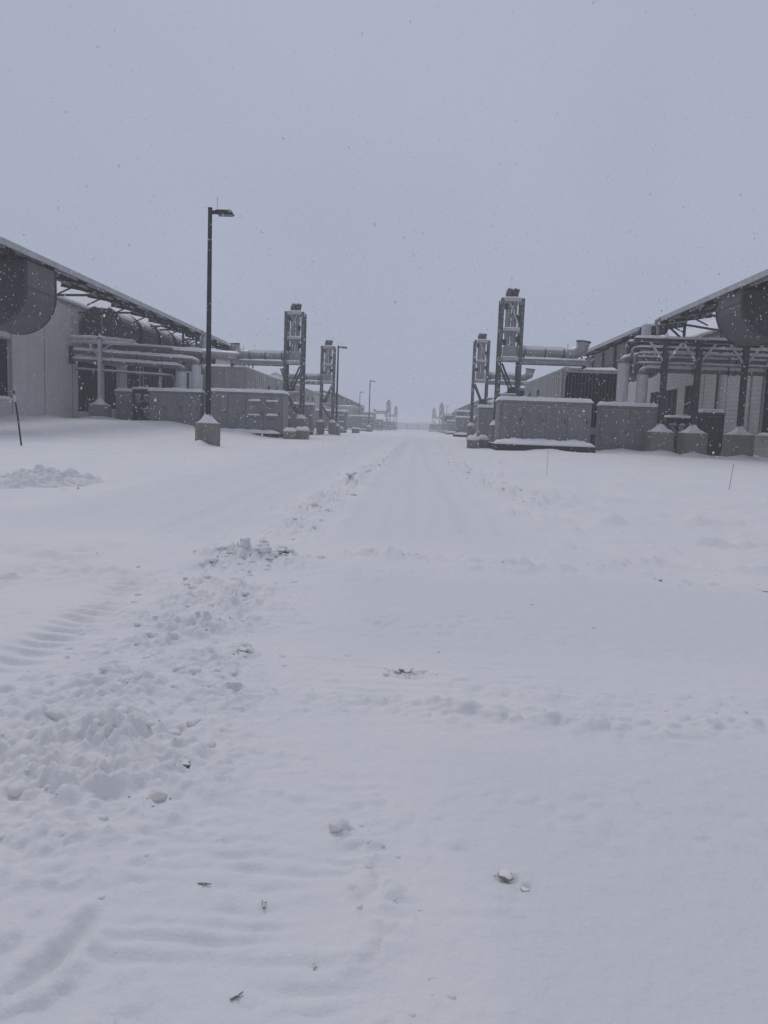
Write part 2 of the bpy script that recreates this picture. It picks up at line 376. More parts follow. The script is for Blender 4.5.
    def strip(s, path, rad, t, n=7, seed=0):
        """snow lying along the top of a pipe or beam"""
        P = [Vector(p) for p in path]; Q = []
        for a, c in zip(P[:-1], P[1:]):
            m = max(1, int((c - a).length / .35))
            for k in range(m): Q.append(a.lerp(c, k / m))
        Q.append(P[-1]); b = len(s.v); rnd = random.Random(seed)
        for i, p in enumerate(Q):
            d = (Q[min(i + 1, len(Q) - 1)] - Q[max(i - 1, 0)]).normalized()
            r = d.cross(Vector((0, 0, 1))).normalized()
            tt = t * (.7 + .6 * rnd.random()) * (1 if 0 < i < len(Q) - 1 else .4)
            for k in range(n):
                a = PI * (.12 + .76 * k / (n - 1)); bulge = math.sin(PI * k / (n - 1))
                s.v.append(tuple(p + r * math.cos(a) * rad * 1.02 + Vector((0, 0, math.sin(a) * rad * 1.0 + tt * bulge))))
        for i in range(len(Q) - 1):
            for k in range(n - 1): s.f.append((b + i * n + k, b + i * n + k + 1, b + (i + 1) * n + k + 1, b + (i + 1) * n + k))
            s.f.append((b + i * n + n - 1, b + i * n, b + (i + 1) * n, b + (i + 1) * n + n - 1))
        s.f.append(tuple(b + k for k in reversed(range(n)))); s.f.append(tuple(b + (len(Q) - 1) * n + k for k in range(n)))
        return s
    def build(s, name, m, parent=None, smooth=False, bevel=0, at=None):
        me = bpy.data.meshes.new(name); me.from_pydata(s.v, [], s.f); me.validate()
        import bmesh
        bm = bmesh.new(); bm.from_mesh(me); bmesh.ops.recalc_face_normals(bm, faces=bm.faces)
        if bevel: bmesh.ops.bevel(bm, geom=list(bm.edges), offset=bevel, segments=1, affect='EDGES', clamp_overlap=True)
        bm.to_mesh(me); bm.free()
        if smooth:
            me.polygons.foreach_set('use_smooth', [True] * len(me.polygons))
            try: me.set_sharp_from_angle(angle=math.radians(40))
            except Exception: pass
        me.materials.append(MATS[m])
        o = bpy.data.objects.new(name, me); COL.objects.link(o)
        if parent: o.parent = parent
        if at: o.location = at
        return o

def tag(o, label=None, cat=None, group=None, kind=None):
    for k, v in (('label', label), ('category', cat), ('group', group), ('kind', kind)):
        if v: o[k] = v
    return o
def thing(name, label, cat, loc=(0, 0, 0), group=None, rz=0):
    o = bpy.data.objects.new(name, None); COL.objects.link(o); o.location = loc; o.rotation_euler = (0, 0, rz)
    o.empty_display_size = .3
    return tag(o, label, cat, group)
def copy_tree(o, loc=None, label=None, parent=None, sx=None):
    c = o.copy(); COL.objects.link(c); c.parent = parent
    for ch in list(o.children): copy_tree(ch, parent=c)
    if loc: c.location = loc
    if label: c['label'] = label
    if sx: c.scale = sx
    return c

# ------------------------------------------------------------------ ground
def axis(fine0, fine1, step, lim0, lim1, g0, g1):
    a = list(np.arange(fine0, fine1, step)); v = a[-1]; d = step
    while v < lim1: d = step + g1 * (v - fine1 if v > fine1 else 0); v += max(d, step); a.append(v)
    lo = []; v = fine0
    while v > lim0: d = step + g0 * (fine0 - v); v -= max(d, step); lo.append(v)
    return np.array(lo[::-1] + a)
XS = axis(-2.3, 2.3, .013, -1400, 1400, .045, .045)
YS = axis(1.5, 5.0, .013, -1100, 1500, .07, .017)
GX, GY = np.meshgrid(XS, YS)
GZ = ground(GX.ravel(), GY.ravel())
nx, ny = len(XS), len(YS)
co = np.stack([GX.ravel(), GY.ravel(), GZ], 1).astype(np.float32)
idx = np.arange(nx * ny, dtype=np.int32).reshape(ny, nx)
quad = np.stack([idx[:-1, :-1], idx[:-1, 1:], idx[1:, 1:], idx[1:, :-1]], -1).reshape(-1, 4)
me = bpy.data.meshes.new('snow_ground')
me.vertices.add(len(co)); me.vertices.foreach_set('co', co.ravel())
me.loops.add(quad.size); me.loops.foreach_set('vertex_index', quad.ravel())
me.polygons.add(len(quad)); me.polygons.foreach_set('loop_start', np.arange(0, quad.size, 4, dtype=np.int32)); me.polygons.foreach_set('loop_total', np.full(len(quad), 4, dtype=np.int32))
me.polygons.foreach_set('use_smooth', np.ones(len(quad), bool)); me.update(calc_edges=True)
at_ = me.attributes.new('packed', 'FLOAT', 'POINT'); at_.data.foreach_set('value', packed(GX.ravel(), GY.ravel()).astype(np.float32))
me.materials.append(MATS['snow_ground'])
gnd = bpy.data.objects.new('snow_ground', me); COL.objects.link(gnd); gnd['kind'] = 'structure'

# ------------------------------------------------------------------ buildings
def building(s, xe, y0, y1, openings, cowls, label, group, far=False, wall_y0=None, wall_y1=None, xw=None):
    """s: side of the road, xe: distance of the eave; the wall stands back under it"""
    xw = xw or xe * 1.403; wy0 = y0 if wall_y0 is None else wall_y0; wy1 = y1 if wall_y1 is None else wall_y1
    root = thing('industrial_building', label, 'building', (s * xw, (y0 + y1) / 2, 0), group)
    cx, cy = s * xw, (y0 + y1) / 2
    P = lambda mb, n, m, par=root, **k: mb.build(n, m, par, at=(-cx, -cy, 0) if par is root else (0, 0, 0), **k)
    zt = 12.9 if s < 0 else 12.4
    # ---- front wall with its openings
    w = MB(); X0, X1 = s * xw, s * (xw + .35); y = wy0
    for (a, b, za, zb, kind) in sorted(openings):
        if a > y: w.box(X0, X1, y, a, -1, zt)
        w.box(X0, X1, a, b, -1, za); w.box(X0, X1, a, b, zb, zt); y = b
    w.box(X0, X1, y, wy1, -1, zt)
    # gable ends and back
    xb = xw + 20; e0 = .35
    for (ya, yb) in ((wy0, wy0 + .3), (wy1 - .3, wy1)):
        w.prism([(s * (xw + .35), -1), (s * xb, -1), (s * xb, zt), (s * (xw + 10), zt + 4.9), (s * (xw + .35), zt + .12)], ya, yb)
    w.box(s * (xb - .3), s * xb, wy0 + .3, wy1 - .3, -1, zt)
    wall = P(w, 'wall', 'wall_paint')
    if not far:
        sm = MB(); yy = wy0 + 5.2
        while yy < wy1 - 1:
            if all(not (a - .2 < yy < b + .2) for (a, b, *_r) in openings): sm.box(s * (xw - .02), s * (xw + .01), yy, yy + .06, -.5, zt - .05)
            yy += 6.1
        P(sm, 'panel_joint', 'cowl_steel')
    for (a, b, za, zb, kind) in openings:
        if kind == 'door':
            d = P(MB().box(s * (xw + .22), s * (xw + .3), a + .003, b - .003, za + .003, zb - .003), 'door', 'dark_opening')  # near-black panel fills the doorway in place of its dark interior
            f = MB(); f.box(s * (xw - .06), s * (xw + .2), a - .14, a - .002, za, zb + .14); f.box(s * (xw - .06), s * (xw + .2), b + .002, b + .14, za, zb + .14); f.box(s * (xw - .06), s * (xw + .2), a, b, zb + .002, zb + .14)
            f.build('door_frame', 'galvanised', d)
            sl = MB().pad(s * (xw - .25), s * (xw + .2), a, b, za + .004, .3, seed=a); sl.build('snow_sill', 'snow_cap', d, smooth=True)
        else:
            d = P(MB().box(s * (xw + .22), s * (xw + .3), a + .003, b - .003, za + .003, zb - .003), 'window', 'dark_opening')  # dark sheet painted for the shaded interior behind the opening
            f = MB(); n = max(2, int((b - a) / 1.6))
            for k in range(n + 1):
                yy = a + .05 + (b - a - .1) * k / n; f.box(s * (xw + .1), s * (xw + .215), yy - .05, yy + .05, za + .01, zb - .01)
            f.build('window_frame', 'dark_steel', d)
    # ---- snow covered roof behind
    r = MB(); r.prism([(s * (xw - .45), zt + .0), (s * (xw + 10), zt + 5.1), (s * (xb + .4), zt), (s * (xb + .4), zt + .3), (s * (xw + 10), zt + 5.45), (s * (xw - .45), zt + .32)], wy0 - .3, wy1 + .3)
    P(r, 'roof', 'snow_cap')
    g = MB().box(s * (xw - .62), s * (xw - .46), wy0 - .3, wy1 + .3, zt - .12, zt + .1); P(g, 'gutter', 'galvanised')
    # ---- canopy on steel rafters along the road side
    ze = 12.0; xi = xe + 4.6; zi = 12.75
    cs = MB(); cs.prism([(s * xe, ze - .12), (s * xi, zi - .12), (s * xi, zi), (s * xe, ze)], y0, y1); can = P(cs, 'canopy', 'dark_steel')
    fz = MB(); fz.box(s * (xe - .14), s * (xe - .005), y0, y1, ze - .32, ze + .06)
    fz.build('fascia', 'fascia_metal', can, at=(0, 0, 0))
    sn = MB(); nseg = int((y1 - y0) / 1.0); prev = None
    sn.prism([(s * (xe - .02), ze + .062), (s * (xe + .3), ze + .24), (s * xi, zi + .22), (s * xi, zi + .003), (s * xe, ze + .003)], y0 + .02, y1 - .02)
    sn.build('canopy_snow', 'snow_cap', can)
    n = int((y1 - y0) / 5.2)
    for k in range(n + 1):
        yy = y0 + .3 + (y1 - y0 - .6) * k / n
        rf = MB(); rf.ibeam((s * (xe + .1), yy, ze - .33), (s * xi, yy, zi - .33), .2, .34)
        rf.bar((s * (xe + .7), yy, ze - .4), (s * (xe + 2.4), yy, ze - 1.2), .1)
        if k % 2 == 0 or k == n: rf.bar((s * (xi - .1), yy, zi - .3), (s * (xw + .05), yy, zt - .6), .14, .2)
        P(rf, 'rafter', 'dark_steel')
    pu = MB()
    for q in (.18, .5, .82):
        xx = xe + 4.6 * q; zz = ze + q * (zi - ze)
        pu.bar((s * xx, y0 + .1, zz - .22), (s * xx, y1 - .1, zz - .22), .14, .18)
    P(pu, 'purlin', 'frosted_steel')
    if not far:
        gp = [(s * (xe - .2), y1 - 1.2, ze - .12), (s * (xe - .2), y1 - .1, ze - .14), (s * (xe - .12), y1 + .18, ze - .3), (s * (xe + .1), y1 + .2, ze - .8), (s * (xe + .15), y1 + .2, ze - 2.2)]
        P(MB().tube(gp, .13, 10), 'gutter_pipe', 'galvanised', smooth=True)
        for (xx, za) in ((xe + .7, 9.4), (xe + 2.3, 9.6)):
            P(MB().ibeam((s * xx, y1 - .3, za), (s * xx, y1 - .3, ze - .3), .2, .2, .04), 'hanger_post', 'dark_steel')
        P(MB().bar((s * (xe + .7), y1 - .3, 9.5), (s * (xw), y1 - .3, 9.7), .16), 'cross_tie', 'dark_steel')
        vs = P(MB().tube([(s * (xe + .55), y0 - .55, 9.8), (s * (xe + .55), y0 - .55, 12.0), (s * (xe + .55), y0 - .55, 12.25)], [.45, .45, .3], 16), 'vent_stack', 'frosted_steel', smooth=True)
        MB().cone(s * (xe + .55), y0 - .55, 12.24, .3, .3, .2, seed=y0).build('vent_snow', 'snow_cap', vs, smooth=True)
        # braces at the open end
        for (ya, dy) in ((y1 - .5, -2.4), (y0 + .5, 2.4)):
            P(MB().bar((s * (xe + .6), ya, ze - .5), (s * (xe + 3.6), ya + dy * .2, ze - 3.2), .16), 'brace', 'dark_steel')
        P(MB().tube([(s * (xw - .18), wy0 + 7.3, zt - .1), (s * (xw - .18), wy0 + 7.3, -.3)], .13, 10), 'downspout', 'cowl_steel', smooth=True)
    # ---- barrel shaped air cowls below the canopy
    for (a, b, rr, zt_, zc, inset, pitch) in cowls:
        seg = a
        while seg < b - 1:
            e = min(seg + pitch, b)
            xo = xe + inset; xi_ = xo + 2 * rr; th = .09
            def ushape(r):
                if zt_ > 50: return [(xo + rr - r * math.cos(PI * k / 14 - 1.2), zc - r * math.sin(PI * k / 14 - 1.2)) for k in range(26)]
                q = [(xo + rr - r, zt_)]
                for k in range(17): q.append((xo + rr - r * math.cos(PI * k / 16), zc - r * math.sin(PI * k / 16)))
                return q + [(xo + rr + r, zt_)]
            prof = ushape(rr); inner = ushape(rr - th)
            m = MB()
            # shell as strips so that the hollow profile closes cleanly
            for k in range(len(prof) - 1):
                q = [prof[k], prof[k + 1], inner[k + 1], inner[k]]
                m.prism([(s * u, v) for u, v in q], seg + .12, e - .75)
            c = P(m, 'air_cowl', 'cowl_steel')
            MB().prism([(s * u, v) for u, v in inner], seg + .45, seg + .55).build('cowl_baffle', 'dark_equipment', c)
            MB().bar((s * (xo + rr), seg + .4, zc - rr + .1), (s * (xo + rr), seg + .4, min(zt_, zc + rr - .1)), .1).build('cowl_mullion', 'galvanised', c)
            MB().prism([(s * u, v) for u, v in inner], e - 1.2, e - 1.1).build('cowl_baffle', 'dark_equipment', c)
            MB().box(s * (xo + .8), s * (xi_ - .8), e - .74, seg + pitch + .11 if e < b - .5 else e - .6, zc - 1.2, min(zt_ - .1, zc + 1.2)).build('cowl_duct', 'dark_steel', c)
            for yy in (seg + .14, e - .84):
                bd = MB()
                bd.tube([(s * (xo + rr + (u - xo - rr) * 1.012), yy + .03, v) for u, v in prof], .06, 6)
                bd.build('rim_band', 'dark_steel', c)
            ms = MB().box(s * (xo - .035), s * (xo - .003), seg + .25, e - .9, zc, zc + .08)
            ms.build('seam_band', 'dark_steel', c)
            seg = e
    return root

GB = 'industrial buildings along the snowy road'
O = 'opening'
RBIG = (2.4, 11.6, 10.75, .22, 5.25); BIG = (2.62, 11.5, 9.75, .22, 5.25); SMALL = (1.85, 11.2, 9.3, .22, 5.25); INNER = (2.2, 99, 10.9, 5.6, 6.3)
LB1 = building(-1, 25.3, 38, 92.5, [(63.4, 67.3, 2.7, 7.9, 'door'), (81.2, 87.2, 2.0, 7.3, O), (88.2, 92.0, 2.4, 7.5, O)], [(50.5, 55.6) + BIG, (81.3, 94.0) + INNER],
         'grey building at the left edge, its long eave running above round cowls', GB)
LB2 = building(-1, 25.3, 95.2, 122, [(95.3, 99.6, 2.2, 8.1, O), (101.2, 107.4, 2.2, 8.6, O), (108.6, 115, 2.2, 8.9, O), (116.5, 122, 2.2, 8.9, O)], [(94.2, 121) + INNER],
         'farther left grey building whose roof end shows just right of the tall lamp pole', GB, wall_y0=92.8, wall_y1=150)
RB1 = building(1, 21.7, 34, 71.4, [(66.2, 70.3, 1.9, 8.0, 'door')], [(53.9, 59.3) + RBIG],
         'grey building at the right edge with open roof framing and a round cowl', GB, wall_y1=72.5, xw=31.0)
RB2 = building(1, 21.7, 77.2, 102.5, [(85.6, 90.2, 2.6, 7.4, O), (92.6, 103.0, 2.8, 7.2, O)], [(81.5, 102) + SMALL],
         'right grey building behind the louvred enclosure, its shorter eave snow-capped at the near end', GB, wall_y0=73.0, wall_y1=128, xw=31.0)

FARL = ['faint grey building beyond the second left lamp, nearest of the hazy left row', 'hazy grey building in the middle of the distant left row', 'palest building at the far end of the distant left row']
FARR = ['faint grey building left of the right lattice towers, nearest of the hazy right row', 'hazy grey building in the middle of the distant right row', 'palest building at the far end of the distant right row']
for k in range(3):
    building(-1, 25.3, 255 + 55 * k, 300 + 55 * k, [(270 + 55 * k, 290 + 55 * k, 2, 7, O)], [(256 + 55 * k, 298 + 55 * k) + SMALL], FARL[k], GB, far=True)
    building(1, 22.6, 265 + 55 * k, 310 + 55 * k, [(275 + 55 * k, 295 + 55 * k, 2, 7, O)], [(266 + 55 * k, 308 + 55 * k) + SMALL], FARR[k], GB, far=True)

# ------------------------------------------------------------------ exhaust towers
def tower(s, X, Y, label, group='steel exhaust towers beside the road'):
    """local +x points away from the road on the right (s=1), mirrored on the left"""
    z0 = gz(X, Y)
    root = thing('exhaust_tower', label, 'tower', (X, Y, z0), group); root.scale = (1, 1, .965)
    a = .92; top = 13.95
    for ix in (-1, 1):
        for iy in (-1, 1):
            c = MB().ibeam((ix * a, iy * a, 2.1), (ix * a, iy * a, top), .28, .28, .05).build('column', 'tower_steel', root)
            p = MB().box(ix * a - .46, ix * a + .46, iy * a - .44, iy * a + .44, -.6, 2.1).build('pedestal', 'concrete', root, bevel=.03)
            MB().cone(ix * a, iy * a, 2.1, .47, .45, .75, seed=ix * 3 + iy).build('pedestal_snow', 'snow_cap', p, smooth=True)
    for zz, w in ((13.8, .34), (11.05, .26), (8.35, .3), (4.9, .24)):
        b = MB()
        for iy in (-1, 1): b.bar((-a + .19, iy * (a + .08), zz), (a - .19, iy * (a + .08), zz), .16, w)
        for ix in (-1, 1): b.bar((ix * a, -a + .2, zz), (ix * a, a - .2, zz), .14, w)
        bm_ = b.build('cross_beam', 'frosted_steel' if zz > 5 else 'galvanised', root)
        sn = MB()
        for iy in (-1, 1): sn.pad(-a + .2, a - .2, iy * (a + .08) - .08, iy * (a + .08) + .08, zz + w / 2 + .003, .10, seed=zz, cell=.12)
        sn.build('beam_snow', 'snow_cap', bm_, smooth=True)
    for iy in (-1, 1):
        y = iy * (a + .02)
        for (x0, za, x1, zb) in ((-a * s + .2 * s, 7.9, .35 * s, 5.4), (a * s - .15 * s, 4.6, -.6 * s, 2.6), (.35 * s, 5.4, -.2 * s, 5.0)):
            MB().bar((x0, y, za), (x1, y, zb), .17).build('brace', 'dark_steel', root)
        MB().bar((-.25 * s, y, 13.5), (.6 * s, y, 11.5), .11).build('brace', 'frosted_steel', root)
        MB().box(.12 * s, .62 * s, y - .06, y + .06, 5.0, 5.75).build('gusset_plate', 'dark_steel', root)
    # twin exhaust stacks with rain caps
    for x in (-.28, .28):
        st = MB().tube([(x, 0, 8.55), (x, 0, 14.25)], .255, 16).build('exhaust_stack', 'galvanised', root, smooth=True)
        cp = MB().tube([(x, 0, 14.25), (x, 0, 14.5), (x + .06, 0, 14.72), (x + .18, -.1, 14.95)], [.30, .31, .29, .26], 16)
        cp.build('stack_outlet', 'cowl_steel', st, smooth=True)
        MB().cone(x + .17, -.1, 14.93, .2, .2, .14, seed=int(x * 10)).build('outlet_snow', 'snow_cap', st, smooth=True)
        for zz in (9.4, 10.6, 11.9, 13.1): MB().tube([(x, 0, zz), (x, 0, zz + .12)], .28, 16).build('stack_band', 'galvanised', st, smooth=True)
    MB().box(-.58, .58, -.5, .5, 8.5, 9.6).build('silencer_box', 'galvanised', root, bevel=.05)
    for (x, zz) in ((-.55, 13.2), (.5, 12.2), (.62, 10.2), (-.6, 9.9)):
        MB().box(x - .16, x + .16, -.8, -.5, zz - .25, zz + .25).build('bracket', 'dark_steel', root)
    MB().tube([(-.1, .3, 14.4), (-.1, .3, 16.2)], .009, 6).build('lightning_rod', 'galvanised', root)
    # horizontal duct toward the building
    xd = 6.0
    du = MB().tube([(s * .75, 0, 9.15), (s * (xd - .2), 0, 9.15)], .47, 20).build('horizontal_duct', 'galvanised', root, smooth=True)
    el = MB().tube([(s * (xd - .9), 0, 9.15), (s * (xd - .1), 0, 9.1), (s * (xd + .55), 0, 9.45), (s * (xd + .75), 0, 10.25)], [.48, .56, .62, .60], 20); el.build('duct_elbow', 'galvanised', du, smooth=True)
    MB().tube([(s * (xd + .75), 0, 10.2), (s * (xd + .76), 0, 10.3)], .68, 20).build('flange', 'dark_steel', du)
    for q in (1.35, 3.2, 4.9): MB().tube([(s * q, 0, 9.15), (s * (q + .09), 0, 9.15)], .54, 20).build('duct_collar', 'cowl_steel', du)
    MB().strip([(s * .8, 0, 9.15), (s * (xd - .8), 0, 9.15)], .47, .13, seed=2).build('duct_snow', 'snow_cap', du, smooth=True)
    for q in (1.2, 4.8):
        for d in (-.3, .3): MB().bar((s * q, d * .4, 8.75), (s * (q + d), d, 8.45), .08).build('duct_support', 'dark_steel', root)
    for iy in (-1, 1):
        bm_ = MB().ibeam((s * (a + .2), iy * .8, 8.2), (s * 7.0, iy * .8, 8.2), .3, .42, .06).build('carrier_beam', 'galvanised', root)
        MB().pad(s * (a + .25), s * 6.95, iy * .8 - .15, iy * .8 + .15, 8.413, .14, seed=iy, cell=.2).build('beam_snow', 'snow_cap', bm_, smooth=True)
    MB().ibeam((s * 6.9, -.62, 7.9), (s * 6.9, .62, 7.9), .2, .3).build('cross_beam', 'dark_steel', root)
    return root
TR = tower(1, 8.68, 72.5, 'nearer right steel exhaust tower, tallest in view, its duct leading to the louvred enclosure')
TL = tower(-1, -13.18, 85.5, 'nearer left steel exhaust tower behind the end of the grey cabinet')
copy_tree(TR, (9.0, 106.5, gz(9.0, 106.5)), 'second right exhaust tower, shorter in view, standing left of the tallest tower')
copy_tree(TL, (-13.2, 119, gz(-13.2, 119)), 'second left exhaust tower just left of the second lamp pole')
for (x, y, l, T) in ((-11.6, 372, 'hazy exhaust tower far down the left side, more distinct of two', TL), (-10.2, 470, 'faintest exhaust tower far down the left side near the vanishing road', TL),
                     (14.3, 385, 'hazy exhaust tower far down the right side beside a distant lamp', TR), (13.2, 480, 'faintest exhaust tower far down the right side near the vanishing road', TR)):
    copy_tree(T, (x, y, gz(x, y)), l)

# ------------------------------------------------------------------ enclosures beside the towers
def enclosure(s, xa, xb, ya, yb, louvre, label):
    root = thing('equipment_enclosure', label, 'enclosure', ((xa + xb) / 2 * s, (ya + yb) / 2, 0), 'long enclosures behind the towers')
    cx, cy = (xa + xb) / 2 * s, (ya + yb) / 2; at = (-cx, -cy, 0)
    zb, zt = 1.5, 7.45
    b = MB().box(s * xa, s * xb, ya, yb, zb, zt).build('body', 'container_paint', root, at=at, bevel=.04)
    MB().box(s * (xa + .15), s * (xb - .15), ya + .15, yb - .15, -.6, zb - .004).build('plinth', 'dark_equipment', root, at=at)
    MB().pad(s * (xa - .08), s * (xb + .08), ya - .08, yb + .05, zt + .004, .28, seed=xa, cell=.5).build('roof_snow', 'snow_cap', root, at=at, smooth=True)
    r = MB()
    for k in range(1, 20):
        y = ya + (yb - ya) * k / 20; r.box(s * (xa - .05), s * (xa - .004), y - .05, y + .05, zb + .1, zt - .2)
    r.build('side_rib', 'container_paint', root, at=at)
    for k, (y, z) in enumerate(((ya + 13, 5.9), (ya + 14, 4.7), (ya + 19, 6.0))):
        MB().box(s * (xa - .16), s * (xa - .005), y - .4, y + .4, z - .25, z + .25).build('side_vent', 'dark_equipment', root, at=at)
    if louvre:
        MB().box(s * (xa + .35), s * (xb - .2), ya - .05, ya - .004, 2.2, zt - .3).build('louvre_backing', 'dark_opening', root, at=at)
        f = MB(); n = 15
        for k in range(n + 1):
            x = xa + .35 + (xb - xa - .55) * k / n
            f.bar((s * (x - .04), ya - .10, 2.25), (s * (x - .04), ya - .10, zt - .33), .10, .10)
        f.build('louvre', 'dark_equipment', root, at=at)
        g = MB(); g.box(s * (xa + .2), s * (xb - .05), ya - .2, ya - .055, zt - .29, zt - .1)
        g.box(s * (xa + .2), s * (xa + .33), ya - .2, ya - .055, 2.0, zt - .3)
        g.build('louvre_frame', 'fascia_metal', root, at=at)
    else:
        for k in range(2):
            x0 = xa + .15 + k * (xb - xa - .3) / 2 + .04; x1 = xa + .15 + (k + 1) * (xb - xa - .3) / 2 - .04
            d = MB().box(s * x0, s * x1, ya - .06, ya - .004, zb + .15, zt - .25).build('end_panel', 'container_paint', root, at=at, bevel=.015)
    MB().tube([(s * (xa + .5), ya + .5, zt), (s * (xa + .5), ya + .5, zt + 2.4)], .025, 6).build('rod', 'dark_steel', root, at=at)
    return root
E_R = enclosure(1, 13.75, 19.05, 73.2, 97, True, 'long pale enclosure with a dark louvred end right of the tallest tower')
E_L = enclosure(-1, 18.4, 23.3, 85.2, 109, False, 'long grey enclosure above the cabinet behind the left lamp')
copy_tree(E_R, (16.7, 120, 0), 'second right enclosure, hazier, seen between the two right towers')
copy_tree(E_L, (-20.5, 131.5, 0), 'second left enclosure, its ribbed side seen between the two left towers')

# ------------------------------------------------------------------ cabinets
def cabinet(xa, xb, yf, depth, zt, label, doors=4, skid=True, slots=False, z0=None, m='cabinet_paint', skid_front=3.0, group='grey cabinets beside the road', snow=.32):
    cx, cy = (xa + xb) / 2, yf + depth / 2
    base = gz(cx, yf) if z0 is None else z0
    root = thing('electrical_cabinet', label, 'cabinet', (cx, cy, 0), group); at = (-cx, -cy, 0)
    zb = base + (.5 if skid else -.4)
    MB().box(xa, xb, yf, yf + depth, zb, zt).build('body', m, root, at=at, bevel=.05)
    n = doors; w = (xb - xa - .3) / n
    for k in range(n):
        d = MB().box(xa + .15 + k * w + .025, xa + .15 + (k + 1) * w - .025, yf - .07, yf - .004, zb + .25 + (.5 if not skid else 0), zt - .22 - (.1 if k >= n / 2 else 0)).build('door', m, root, at=at, bevel=.015)
        hx = xa + .15 + (k + 1) * w - .22
        MB().box(hx - .04, hx + .04, yf - .13, yf - .074, zb + 1.7, zb + 2.05).build('handle', 'dark_steel', d)
        if slots and k >= n - 2:
            for zz in (zb + 1.5, zb + 2.9):
                h = MB().box(xa + .15 + k * w + .3, xa + .15 + (k + 1) * w - .35, yf - .34, yf - .074, zz, zz + .16).build('vent_hood', 'cabinet_paint', d)
                MB().pad(xa + .15 + k * w + .25, xa + .15 + (k + 1) * w - .3, yf - .36, yf - .074, zz + .163, .2, seed=zz, cell=.1).build('hood_snow', 'snow_cap', d, smooth=True)
    MB().box(xa - .06, xb + .06, yf - .12, yf + depth + .06, zt + .003, zt + .1).build('top_cover', m, root, at=at)
    MB().pad(xa - .1, xb + .1, yf - .16, yf + depth + .08, zt + .104, snow, seed=xa, cell=.2).build('top_snow', 'snow_cap', root, at=at, smooth=True)
    if skid:
        MB().box(xa - .45, xb - .2, yf - skid_front, yf + depth + .3, base - .4, base + .42).build('skid', 'plank', root, at=at, bevel=.03)
        MB().pad(xa - .4, xb - .25, yf - skid_front + .06, yf - .02, base + .424, .42, seed=xb, cell=.22, bulge=1.6).build('skid_snow', 'snow_cap', root, at=at, smooth=True)
    return root
C_R = cabinet(7.12, 14.65, 64, 3.0, 3.95, 'wide four door grey cabinet on a snowy skid in front of the tallest tower')
C_L = cabinet(-20.4, -12.9, 77, 3.2, 4.35, 'wide grey cabinet with snowy vent hoods right of the near lamp base', slots=True, skid_front=1.6, z0=.05)
C_L2 = cabinet(-26.6, -21.35, 77.4, 1.4, 4.2, 'grey cabinet with three doors left of the near lamp pole', doors=3, skid=False)
C_L3 = cabinet(-31.2, -29.4, 80.4, 1.8, 4.15, 'narrow grey cabinet just right of the left rack post', doors=1, skid=False)
C_R2 = cabinet(16.3, 21.35, 68.1, 1.2, 3.95, 'plain grey cabinet behind the first right pier, below the bent pipes', doors=2, skid=False)
C_R3 = cabinet(26.3, 28.4, 71.6, 1.8, 3.75, 'dark cabinet between the second and third right piers', doors=1, skid=False, m='dark_equipment')
for (x, y, l) in ((9.2, 163, 'hazy cabinet on the right side left of the second right tower'), (-21.3, 163, 'hazy cabinet on the left side behind the second lamp pole'), (12.5, 330, 'faint cabinet far down the right side'), (-19.5, 320, 'faint cabinet far down the left side')):
    src = C_R if x > 0 else C_L
    off = (3.8, 1.5) if x > 0 else (3.7, 1.6)
    copy_tree(src, (x + off[0], y + off[1], 0), l)
cabinet(-20.2, -14.5, 112, 2.6, 4.2, 'grey cabinet between the two left towers', doors=3, z0=0, skid_front=1.2)
cabinet(8.4, 14.0, 98.5, 2.6, 4.3, 'grey cabinet at the foot of the second right tower', doors=3, z0=0, skid_front=1.2)

for (x, y, l) in ((-20.5, 250, 'faint enclosure on the left just beyond the second lamp, nearest of the distant ones'), (-19.0, 340, 'very faint enclosure far down the left side'), (16.5, 262, 'faint enclosure on the right beyond the second right tower'), (16.0, 345, 'very faint enclosure far down the right side')):
    copy_tree(E_L if x < 0 else E_R, (x, y, 0), l)
for (x, y, l) in ((-15.5, 235, 'small faint cabinet behind the third street lamp'), (-12.5, 420, 'palest cabinet far down the left side near the road end'), (13.5, 430, 'palest cabinet far down the right side near the road end'), (14.5, 240, 'small faint cabinet on the right before the distant enclosures')):
    copy_tree(C_L if x < 0 else C_R, (x, y, 0), l)

